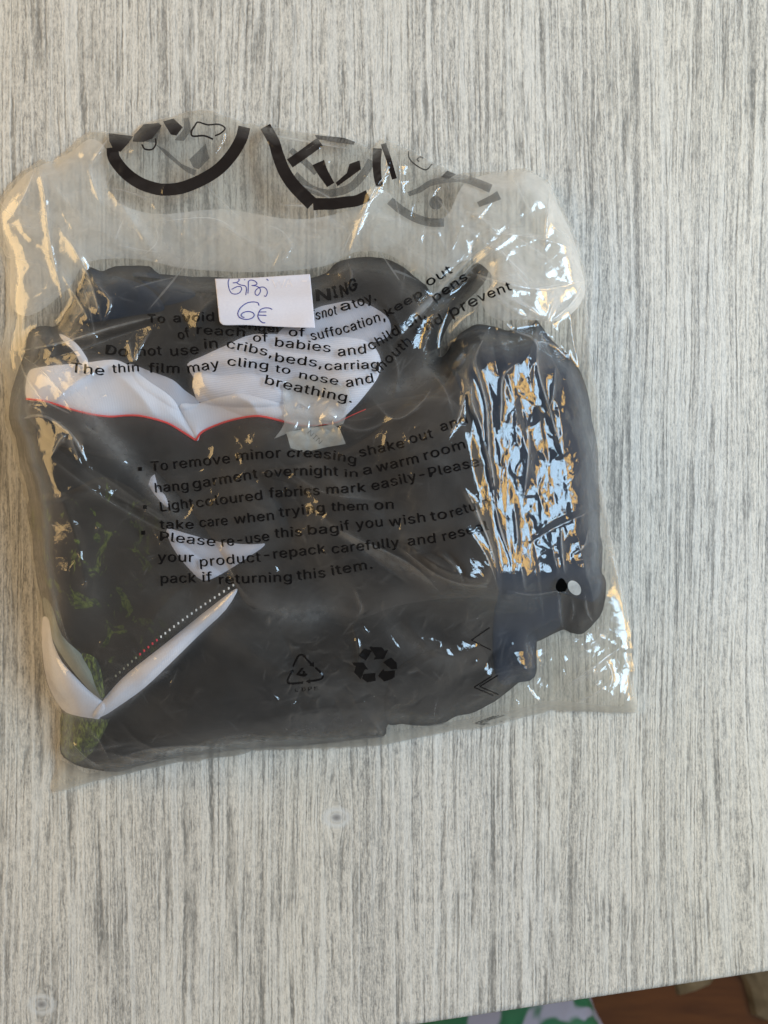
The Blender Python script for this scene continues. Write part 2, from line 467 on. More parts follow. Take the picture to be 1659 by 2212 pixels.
# ------------------------------------------------------------------ table, floor and what lies below
def build_table():
    e0, e1 = (-2400.0, 2720.7), (3600.0, 1812.1)      # traced front edge line
    ex, ey = np.array(P(*e0)[:2]), np.array(P(*e1)[:2])
    d = (ey-ex)/np.linalg.norm(ey-ex); n = np.array([d[1], -d[0]])
    if n[1] > 0: n = -n
    top_z, th, r = 0.0, 0.022, 0.0045
    prof = [(-r, top_z)]
    for k in range(1, 7):
        a = math.pi/2*k/6
        prof.append((-r+math.sin(a)*r, top_z-r+math.cos(a)*r))
    prof += [(0, top_z-th), (-.03, top_z-th)]
    vs, fs = [], []
    for q in (ex, ey):
        for (o, z) in prof: vs.append((*(q+n*o), z))
    m = len(prof)
    for k in range(m-1): fs.append((k, k+1, m+k+1, m+k))
    back = 1.1
    vs += [(*(ex+n*-back), 0), (*(ey+n*-back), 0), (*(ex+n*-back), -th), (*(ey+n*-back), -th)]
    b = 2*m
    fs += [(0, m, b+1, b), (m-1, b+2, b+3, 2*m-1), (b, b+1, b+3, b+2)]
    me = mesh_from("table", vs, fs, False)
    for p in me.polygons: p.use_smooth = len(p.vertices) == 4 and p.index < 6
    o = link("table", me, M_wood)
    # make faces look outward
    bm = bmesh.new(); bm.from_mesh(me); bmesh.ops.recalc_face_normals(bm, faces=bm.faces); bm.to_mesh(me); bm.free()
    tag(o, "table with a pale grey wood-grain laminate top and two small knots", "table")
build_table()

def build_below():
    t = NT("brown_floor_boards")
    co = t.n("ShaderNodeTexCoord").outputs["Object"]
    n1 = t.noise(t.mapping((9, 60, 1), src=co), 1, 4, .6)
    c = t.ramp(n1, [(.3, (.075, .023, .005)), (.7, (.15, .052, .012))])
    mf = t.surf(t.bsdf(c, .4, t.bump(n1, .1, .001)))
    zf = -0.50
    vs = [(-3, -3, zf), (3, -3, zf), (3, 3, zf), (-3, 3, zf)]
    tag(link("floor", mesh_from("floor", vs, [(0, 1, 2, 3)], False), mf), kind="structure")
    # a white carrier bag with green print, bulging on the floor
    tw = NT("white_green_plastic")
    co = tw.n("ShaderNodeTexCoord").outputs["Object"]
    vo = tw.noise(tw.mapping((11, 9, 9), (0, .35, 0), src=co), 1, 2, .4, 1.0)
    cc = tw.ramp(vo, [(.47, (.42, .42, .52)), (.50, (.03, .17, .08)), (.62, (.05, .23, .11)), (.66, (.42, .42, .50))])
    mw = tw.surf(tw.bsdf(cc, .35))
    rg = np.random.default_rng(5)
    def lump(name, outline, z0, hgt, mat, label, cat, soft=True):
        pts = np.array([P(u, v, z0)[:2] for u, v in (catmull(outline, 5, True) if soft else outline)])
        c = pts.mean(0); rings = 9 if soft else 4; vs, fs = [], []; n = len(pts)
        for k in range(rings):
            f = k/(rings-1); sc = math.cos(f*math.pi/2*.98)
            for i, p in enumerate(pts):
                q = c+(p-c)*sc
                wr = .35*math.sin(i*1.7+k*.9)*math.sin(i*.6)+.25*math.sin(i*2.9)
                vs.append((q[0], q[1], z0+hgt*(math.sin(f*math.pi/2)*(1+.25*wr*(1-f)))))
        for k in range(rings-1):
            for i in range(n):
                fs.append((k*n+i, k*n+(i+1) % n, (k+1)*n+(i+1) % n, (k+1)*n+i))
        fs.append(tuple((rings-1)*n+i for i in range(n)))
        return tag(link(name, mesh_from(name, vs, fs, soft), mat), label, cat)
    lump("carrier_bag", [(880, 2180), (1000, 2120), (1150, 2090), (1250, 2110), (1285, 2180), (1310, 2260), (1250, 2420), (1050, 2480), (900, 2400)], zf, .09, mw,
         "white plastic carrier bag with green print lying below the table edge", "carrier bag")
    tp = NT("crumpled_beige_paper")
    nn = tp.noise(tp.mapping((30, 30, 30)), 1, 3, .6)
    mp = tp.surf(tp.bsdf(tp.ramp(nn, [(.3, (.09, .06, .025)), (.7, (.24, .18, .10))]), .7))
    lump("crumpled_paper", [(1575, 2060), (1650, 2030), (1730, 2040), (1740, 2120), (1690, 2150), (1652, 2205), (1622, 2190), (1606, 2120)], zf, .02, mp,
         "crumpled beige paper on the brown floor past the table corner", "paper", False)
    lump("cloth_scrap", [(1452, 2112), (1500, 2100), (1548, 2104), (1535, 2122), (1500, 2138), (1462, 2148)], zf, .008, mp,
         "small beige scrap on the brown floor between carrier bag and crumpled paper", "scrap", False)
build_below()

# ------------------------------------------------------------------ outlines (traced)
BODY = [(165,621),(178,604),(188,581),(199,580),(222,587),(241,578),(269,574),(315,574),(327,577),(345,591),(396,595),(465,599),(560,606),(668,600),
 (703,588),(727,568),(771,556),(803,554),(834,560),(866,576),(894,596),(918,616),(935,636),(960,625),(1012,587),(1027,571),(1047,574),(1053,587),(1042,614),
 (1000,660),(975,695),(955,735),(950,765),(956,770),(967,757),(976,742),(997,718),(1021,703),(1044,700),(1068,706),(1092,714),(1110,712),(1134,708),(1152,700),(1160,690),
 (1190,733),(1235,775),(1253,802),(1271,846),(1280,906),(1290,965),(1293,1055),(1296,1100),(1297,1161),(1301,1180),(1300,1232),(1306,1248),(1308,1280),(1304,1317),(1292,1338),
 (1268,1362),(1252,1370),(1233,1367),(1218,1359),(1204,1362),(1170,1383),(1159,1387),(1158,1412),(1157,1463),(1120,1476),(1093,1497),(1067,1515),(1027,1537),
 (987,1550),(956,1563),(912,1568),(861,1563),(838,1566),(828,1592),(767,1598),(650,1610),(549,1616),(450,1628),(392,1636),(300,1655),(250,1668),(200,1662),
 (160,1650),(130,1628),(131,1590),(134,1540),(106,1490),(94,1437),(90,1378),(93,1330),(90,1290),(79,1247),(71,1181),(66,1098),(56,1048),(43,1005),(33,949),(18,900),(24,842),
 (40,795),(52,763),(56,739),(63,719),(79,705),(99,703),(115,706),(131,691),(147,668),(160,650)]
BODY = catmull(BODY, 3, True)
_b = np.array(BODY); _rg = np.random.default_rng(8)
_k = np.convolve(np.r_[_rg.standard_normal(len(_b)+6)], np.ones(3)/3, 'same')[:len(_b)]
_t = np.roll(_b, -1, 0)-np.roll(_b, 1, 0); _t /= np.hypot(_t[:, 0], _t[:, 1])[:, None]+1e-9
BODY = _b+np.stack([_t[:, 1], -_t[:, 0]], 1)*(_k*1.7)[:, None]
EYE = catmull([(285,598),(303,597),(327,600),(347,603),(336,609),(315,608),(296,603)], 3, True)
BAG = [(-16,452),(12,412),(40,378),(75,354),(91,342),(115,350),(151,318),(194,283),(238,287),(286,291),(309,267),(377,251),(409,239),(448,237),(492,251),(532,267),(563,271),
 (658,287),(680,287),(767,306),(803,322),(826,300),(846,306),(882,322),(941,354),(989,376),(1056,370),(1092,370),(1136,362),(1160,378),(1187,390),(1193,406),(1212,443),
 (1226,474),(1243,511),(1255,549),(1267,605),(1266,660),(1274,757),(1290,846),(1297,950),(1299,1042),(1308,1090),(1318,1156),(1329,1206),(1342,1259),(1355,1320),(1363,1386),(1368,1465),
 (1378,1539),(1353,1541),(1292,1537),(1191,1534),(1104,1555),(1067,1568),(1025,1576),(987,1576),(910,1592),(832,1609),(760,1614),(694,1616),(549,1620),(511,1632),(392,1645),(245,1677),(190,1692),
 (114,1711),(122,1660),(128,1600),(129,1542),(101,1490),(89,1437),(85,1378),(82,1310),(74,1250),(66,1181),(58,1098),(48,1048),(36,1005),(24,949),(8,905),(12,860),(8,820),(2,760),(8,735),
 (16,690),(14,620),(14,557),(0,525),(-14,490)]
def ragged(poly, step, amp, seed):
    rg = np.random.default_rng(seed); p = np.array(poly, float); out = []
    c = p.mean(0)
    for a, b in zip(p, np.roll(p, -1, 0)):
        l = np.hypot(*(b-a)); n = max(1, int(l/step)); t = (b-a)/l; nr = np.array((t[1], -t[0]))
        if np.dot(nr, a-c) < 0: nr = -nr
        for k in range(n):
            out.append(a+(b-a)*k/n+nr*(abs(rg.normal())*amp if k or n == 1 else 0))
    return np.array(out)
BAG = ragged(BAG, 13, 1.7, 4)

# ------------------------------------------------------------------ garment heights (metres)
mm = 0.001
in_b = inside(BODY, UU, VV)
db = np.where(in_b, pdist(BODY, UU, VV), 0)
Gh = idw([(250,640,22),(120,800,28),(120,1000,40),(110,1250,36),(150,1450,26),(180,1600,16),(300,850,30),(420,940,28),(600,800,32),(800,620,24),(800,900,40),
          (600,1000,38),(350,1150,34),(550,1250,36),(800,1150,43),(930,1050,48),(985,1000,50),(1050,1000,46),(1130,1000,39),(1200,1000,30),(1262,1000,26),(1000,1200,48),(1060,1200,44),(1130,1200,37),(1200,1200,29),(1262,1180,26),
          (1010,820,46),(1060,800,42),(1130,800,35),(1200,830,27),(450,1450,26),(700,1400,28),(700,1560,18),(950,1420,25),(1000,1520,14),(1120,1400,15),(1240,1330,11),(1000,620,10),(900,700,28)], 70)
Gh = blur(Gh, 26)
G = Gh*mm*(1-np.exp(-db/20.0))
wr = noise(0, 3, (46, 22))*0.9+noise(34, 4)*0.8+noise(15, 5)*.28
G = np.where(in_b, np.maximum(G+wr*mm*.55*(1-np.exp(-db/40.0)), .0012*(1-np.exp(-db/6.0))+.0006), 0)
for pts, a_, w_ in [([(110,872),(165,825),(235,786)], 2.4, 9), ([(340,905),(300,850),(245,800)], 1.6, 14), ([(460,800),(600,770),(760,790)], 2.0, 14), ([(460,752),(560,742),(700,765)], -1.6, 10), ([(560,900),(540,870),(500,850)], 1.2, 10), ([(300,1480),(340,1440),(400,1390)], 1.0, 8), ([(100,1000),(160,1150),(190,1300)], 2.2, 16), ([(450,1330),(560,1420),(700,1480),(860,1500)], 2.4, 20), ([(560,1560),(700,1530),(850,1540)], 1.8, 16), ([(870,1330),(930,1400),(1010,1430)], 2.2, 16),
                    ([(960,1480),(1040,1440),(1090,1380)], -2.0, 12), ([(700,1020),(780,1100),(900,1130)], 2.0, 16), ([(520,1010),(600,1080),(640,1180)], -1.8, 14), ([(860,1160),(960,1230),(1060,1262)], 2.6, 13),
                    ([(960,1190),(990,1225),(1010,1265)], -2.2, 8), ([(820,640),(860,700),(880,770)], 2.0, 12), ([(470,640),(430,680),(420,740)], 2.0, 10), ([(380,660),(400,700),(440,720)], -1.6, 8),
                    ([(300,1390),(360,1300),(450,1230)], 1.2, 14), ([(1010,760),(1020,860),(1050,960)], 2.0, 14), ([(1180,800),(1210,900),(1220,1000)], 1.6, 14), ([(600,1350),(640,1440),(650,1540)], -1.4, 12), ([(760,1345),(775,1400),(770,1450)], 2.0, 9)]:
    d_, t_ = pdist(catmull(pts, 6), UU, VV, False, True)
    G = G+np.where(in_b, a_*mm*np.exp(-(d_/w_)**1.5)*np.sin(np.clip(t_, .02, .98)*math.pi)**.7*(1-np.exp(-db/30.0)), 0)
G = np.where(in_b, np.maximum(G, .0006), 0)
TOP = G.copy()        # highest cloth so far

garment = empty("folded_garment", P(650, 1100, 0))
bpy.context.view_layer.update()
tag(garment, "folded black garment with white lining and red piping inside the clear bag", "garment")

def panel(name, outline, mat, thick=1.6, rnd=9, smooth=4, base=None, step=1, holes=()):
    """a cloth panel lying on what is below with rounded edges"""
    global TOP
    o = catmull(outline, smooth, True) if smooth else np.asarray(outline, float)
    m = inside(o, UU, VV)
    d = np.where(m, pdist(o, UU, VV), 0)
    z = (TOP if base is None else base)+thick*mm*(1-np.exp(-d/rnd))+.00012
    r = sheet(name, o, z, 0, step, holes, mat, garment)
    TOP = np.where(m, np.maximum(TOP, z), TOP)
    return r

sheet("body_cloth", BODY, G, 0, 1, (EYE,), M_black, garment)
panel("collar", [(286,596),(300,588),(345,594),(380,612),(421,632),(410,646),(354,660),(349,640),(322,618)], M_navy, 1.2, 8, holes=(EYE,))
panel("shoulder_panel", [(188,584),(222,590),(262,600),(300,612),(330,630),(352,655),(350,672),(300,680),(240,690),(180,698),(150,690),(165,640)], M_navy, 1.6, 8, holes=(EYE,))
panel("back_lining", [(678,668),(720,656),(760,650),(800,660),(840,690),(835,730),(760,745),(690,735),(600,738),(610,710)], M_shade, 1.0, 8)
panel("ribbed_lining", [(405,786),(440,768),(484,748),(548,722),(640,724),(754,729),(800,742),(822,775),(818,811),(795,845),(760,885),(722,912),(660,905),(560,905),(480,880),(440,850),(416,812)], M_rib, 2.0, 14)
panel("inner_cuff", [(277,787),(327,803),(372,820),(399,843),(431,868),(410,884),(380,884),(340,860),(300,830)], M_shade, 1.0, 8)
panel("lining_roll", [(416,827),(424,811),(437,803),(477,811),(532,806),(569,811),(618,827),(622,870),(540,880),(440,872),(420,850)], M_rib, 4.0, 14)
panel("strap_edge", [(128,722),(142,726),(165,742),(186,770),(190,786),(176,788),(160,760),(140,740)], M_white, .8, 5)
red_l = [(58,862),(98,867),(143,881),(167,888),(202,896),(238,900),(268,898),(298,898),(333,905),(366,916),(396,934),(423,951)]
red_r = [(423,951),(437,933),(471,917),(511,905),(548,899),(574,901),(614,911)]
front_top = red_l + red_r[1:] + [(660,922),(720,917),(760,898),(800,880),(860,860),(920,850),(960,830)]
FRONT = front_top + [(985,800),(1010,880),(1040,1000),(1070,1150),(1082,1286),(1030,1290),(949,1294),(858,1309),(800,1330),(767,1338),(709,1320),(640,1323),(549,1314),(510,1270),(470,1180),(330,1010),(230,990),(120,960),(60,900)]
panel("front_panel", FRONT, M_front, 2.2, 9, 4)
panel("neck_band", [(387,878),(425,872),(463,861),(508,852),(532,852),(569,861),(614,873),(680,886),(726,894),(716,914),(660,920)]+red_r[::-1], M_white, 1.6, 8, 4)
panel("neck_band", [(60,808),(86,793),(179,784),(238,777),(262,781),(286,796),(321,823),(357,847),(378,867),(393,894),(417,936)]+red_l[::-1], M_white, 2.2, 10, 4)
ribbon("piping", red_l, .00050, TOP, .0006, M_red, garment)
ribbon("piping", red_r, .00050, TOP, .0005, M_red, garment)
ribbon("piping", [(614,911),(660,920),(720,914),(760,897),(790,884)], .00022, TOP, .0003, M_red, garment)
panel("sleeve_panel", [(962,775),(976,745),(997,722),(1021,707),(1044,704),(1068,710),(1092,718),(1134,712),(1160,696),(1190,737),(1232,779),(1268,850),(1285,965),(1288,1055),(1292,1161),(1295,1232),(1302,1262),(1280,1300),(1200,1278),(1140,1284),(1078,1284),(1070,1150),(1045,1000),(1012,890),(985,820)], M_navy, 1.4, 8, 3)
panel("front_fold", [(560,1020),(640,1050),(694,1110),(760,1165),(860,1200),(930,1195),(985,1230),(1005,1272),(1055,1262),(1066,1200),(1048,1080),(1018,960),(985,870),(930,855),(870,875),(800,940),(700,990)], M_front, 2.0, 7, 4)
panel("lower_fold", [(836,1562),(832,1500),(862,1440),(940,1402),(1030,1392),(1062,1440),(1072,1480),(1020,1528),(956,1558),(880,1562)], M_black, 1.4, 7, 4)
panel("side_fold", [(40,930),(110,960),(180,1010),(260,1070),(330,1110),(380,1150),(330,1120),(230,1075),(150,1080),(78,1090),(60,1030)], M_black, 1.6, 8, 4)
# leg panel with leaf print
LEG = [(62,1080),(150,1060),(230,1030),(330,1090),(400,1180),(500,1262),(452,1312),(392,1360),(333,1407),(277,1451),(245,1483),(222,1511),(190,1490),(150,1440),(118,1390),(100,1320),(84,1240),(72,1170)]
panel("leg_panel", LEG, M_leaf, 2.0, 10, 4)
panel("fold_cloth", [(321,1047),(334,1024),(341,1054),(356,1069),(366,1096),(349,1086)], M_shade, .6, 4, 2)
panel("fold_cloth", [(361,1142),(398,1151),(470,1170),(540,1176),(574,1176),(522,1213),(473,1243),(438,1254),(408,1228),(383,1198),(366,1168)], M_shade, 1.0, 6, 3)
panel("leaf_print_cloth", [(134,1540),(180,1550),(229,1554),(236,1556),(215,1600),(194,1630),(162,1648),(134,1624),(131,1590)], M_green, .6, 5, 3)
panel("side_cloth", [(93,1290),(112,1310),(134,1372),(174,1411),(196,1440),(222,1500),(216,1512),(190,1488),(150,1440),(118,1390),(98,1330)], M_greyc, 1.6, 8, 3)
panel("leaf_print_cloth", [(176,1412),(206,1421),(219,1453),(226,1500),(219,1508),(206,1480),(196,1450)], M_green, .9, 5, 3)
panel("leg_hem", [(92,1334),(106,1340),(114,1386),(134,1429),(166,1465),(194,1493),(220,1514),(226,1530),(215,1552),(202,1552),(165,1546),(134,1532),(106,1485),(95,1437),(90,1378)], M_white, 2.4, 8, 3)
panel("leg_hem", [(513,1270),(452,1314),(392,1362),(333,1409),(277,1453),(245,1485),(222,1513),(204,1536),(202,1552),(226,1545),(253,1528),(313,1485),(372,1429),(432,1370),(487,1318)], M_white, 3.6, 9, 3)
panel("tail_panel", [(1077,1284),(1140,1280),(1204,1275),(1212,1320),(1208,1356),(1168,1380),(1157,1392),(1155,1462),(1115,1474),(1078,1474),(1064,1400)], M_navy, 1.2, 6, 3)
# overcast stitches along the hem: short pale bars, a few of them red
sa, sb = np.array((504, 1264.0)), np.array((250, 1460.0))
stm = None
def stitch_mesh():
    bm = bmesh.new(); bmesh.ops.create_cube(bm, size=1.0)
    bmesh.ops.scale(bm, vec=(.00115, .0008, .0004), verts=bm.verts)
    bmesh.ops.bevel(bm, geom=bm.edges[:], offset=.00015, segments=1, affect='EDGES')
    me = bpy.data.meshes.new("stitch"); bm.to_mesh(me); bm.free(); return me
M_thread = fabric("white_thread", (.72, .70, .68), (.8, .78, .75))
M_threadr = fabric("red_thread", (.62, .04, .06), (.7, .06, .08))
M_threadd = fabric("olive_thread", (.20, .19, .13), (.28, .26, .2))
st_w, st_r, st_d = stitch_mesh(), stitch_mesh(), stitch_mesh()
st_w.materials.append(M_thread); st_r.materials.append(M_threadr); st_d.materials.append(M_threadd)
for i in range(28):
    f = i/27
    p = sa+(sb-sa)*f+np.array((-6, -5))*math.sin(f*math.pi)
    u, v = p
    o = link("stitch", st_r if .62 < f < .78 else (st_w if f < .62 else st_d), None, garment)
    o.matrix_world = o.matrix_world
    z = float(sample(TOP, u, v))+.0003
    o.location = Vector(P(u, v, z))-garment.location
    o.matrix_parent_inverse.identity()
    o.rotation_euler = (0, 0, math.radians(38+62))

# ------------------------------------------------------------------ film heights
in_f = inside(BAG, UU, VV)
df_ = np.where(in_f, pdist(BAG, UU, VV), 0)
air = idw([(450,330,9),(250,380,8),(120,440,9),(90,560,9),(450,480,11),(150,520,13),(700,400,13),(850,420,16),(1050,450,17),(1200,520,15),(640,520,14),(1000,540,16),(1230,640,13),(1090,660,26),(1160,668,24),(1215,700,17),
           (700,900,6),(60,860,9),(1250,1450,6),(1340,1400,3),(1180,1500,4),(1330,1200,5),(1320,1000,6),(500,1640,1),(150,1690,1)], 60)*mm
air = np.where(in_b, 0, air)*(1-np.exp(-df_/8.0))
Fb = blur(np.maximum(TOP, air), 13)
for _ in range(2): Fb = blur(np.maximum(Fb, TOP+.0008), 7)
Fb = np.maximum(Fb, TOP+.0006)+.0012

def zone(poly, soft):
    m = inside(poly, UU, VV).astype(float)
    return np.clip(blur(m, soft), 0, 1)
Z_heart = zone([(380,870),(640,860),(680,960),(600,1040),(420,1030)], 16)
Fb = np.maximum(Fb*(1-Z_heart)+blur(Fb, 34)*Z_heart, TOP+.0012)
Z_right = zone([(985,905),(1010,800),(1040,720),(1120,690),(1230,740),(1300,900),(1310,1290),(1240,1380),(1110,1290),(1080,1180),(1040,1080)], 14)
Z_rout = zone([(1150,700),(1260,760),(1320,1000),(1320,1300),(1120,1290),(1130,1100),(1140,900)], 20)
Z_neck = zone([(1010,575),(1150,600),(1275,590),(1260,680),(1200,720),(1120,700),(1060,640)], 10)
Z_left = zone([(20,740),(90,690),(240,660),(260,760),(190,900),(190,1010),(120,1000),(30,900)], 14)
Z_top = zone([(150,300),(420,235),(560,265),(830,300),(990,370),(930,420),(700,400),(600,330),(400,330),(200,360)], 12)
Z_topr = zone([(640,280),(830,300),(960,360),(1080,440),(1040,520),(960,480),(880,380),(700,380)], 10)
Z_uleft = zone([(0,420),(200,330),(420,420),(400,580),(160,700),(20,620)], 22)
Z_upper = zone([(420,430),(1240,430),(1250,600),(960,620),(500,590)], 25)
Z_br = zone([(1160,1390),(1310,1340),(1375,1400),(1375,1530),(1100,1540),(1060,1500)], 14)
Z_mid = zone([(260,960),(980,900),(1050,1150),(1060,1260),(520,1300),(300,1200)], 20)
Z_low = zone([(560,1320),(1070,1300),(1160,1480),(960,1550),(560,1600)], 20)
Z_flap = zone([(606,880),(690,860),(745,880),(735,930),(612,938)], 7)
Z_tag = zone([(440,575),(700,570),(710,735),(450,730)], 12)

f_big = facets(46, 21, 1.0)
f_med = facets(24, 22, 1.0)
f_sml = facets(13, 23, 1.0)
f_vert = facets(26, 24, 1.0, (1.0, 5.0), math.radians(-7))
f_v2 = facets(10, 27, 1.0, (1.0, 3.0), math.radians(-10))
f_diag = facets(20, 25, 1.0, (2.6, 1.0), math.radians(-38))
f_bot = facets(14, 26, 1.0, (3.2, 1.0), math.radians(15))

A = np.zeros(UU.shape)
A += f_big*(.16+.25*Z_uleft+.40*Z_upper+.35*Z_br+.5*Z_top)
A += f_med*(.04+.14*Z_uleft+.12*Z_upper+.20*Z_left+.35*Z_top+.35*Z_br+.15*Z_mid+.16*Z_low+.35*Z_neck+.10*Z_rout+.30*Z_topr)
A += f_sml*(.010+.025*Z_uleft+.02*Z_upper+.06*Z_left+.16*Z_topr+.12*Z_br+.045*Z_mid+.06*Z_low+.22*Z_neck+.05*Z_rout+.03*Z_right+.4*Z_flap)
A += f_vert*(.95*Z_right*(1-.35*Z_rout))+noise(38, 91)*1.1*Z_right+f_v2*(.09*Z_right)
A += f_diag*(.22*Z_rout)
A += f_bot*(.16*zone([(250,1560),(520,1580),(560,1625),(250,1675),(190,1640)], 10))
A *= (1-.9*Z_tag)
A += noise(60, 31)*.5+noise(26, 32)*(.14+.20*Z_low+.12*Z_mid)*(1-Z_tag)

SCUFF_SHEEN = np.zeros(UU.shape)
def scuff_sheen(p, amp, wid, ends=True):
    i0 = max(0, int((p[:, 0].min()-3*wid-U0)/ST)); i1 = min(NU, int((p[:, 0].max()+3*wid-U0)/ST)+1)
    j0 = max(0, int((p[:, 1].min()-3*wid-V0)/ST)); j1 = min(NV, int((p[:, 1].max()+3*wid-V0)/ST)+1)
    if i0 >= i1 or j0 >= j1: return
    d, t = pdist(p, UU[j0:j1, i0:i1], VV[j0:j1, i0:i1], False, True)
    k = np.sin(np.clip(t, .02, .98)*math.pi)**.5
    SCUFF_SHEEN[j0:j1, i0:i1] = np.maximum(SCUFF_SHEEN[j0:j1, i0:i1], amp*np.exp(-(d/wid)**2)*k)

def crease(pts, amp, wid, taper=True, smooth=True, side=0):
    """a folded line in the film: sharp crest (amp > 0) or valley, amp in mm, width in traced units"""
    p = catmull(pts, 5) if (smooth and len(pts) > 2) else np.asarray(pts, float)
    i0 = max(0, int((p[:, 0].min()-5*wid-U0)/ST)); i1 = min(NU, int((p[:, 0].max()+5*wid-U0)/ST)+1)
    j0 = max(0, int((p[:, 1].min()-5*wid-V0)/ST)); j1 = min(NV, int((p[:, 1].max()+5*wid-V0)/ST)+1)
    if i0 >= i1 or j0 >= j1: return
    u, v = UU[j0:j1, i0:i1], VV[j0:j1, i0:i1]
    d, t = pdist(p, u, v, False, True)
    k = np.sin(np.clip(t, 0.03, .97)*math.pi)**.6 if taper else 1.0
    A[j0:j1, i0:i1] += amp*np.exp(-d/wid)*k
    if abs(amp) > .9: scuff_sheen(p, min(.36, .13*abs(amp)), 2.2)

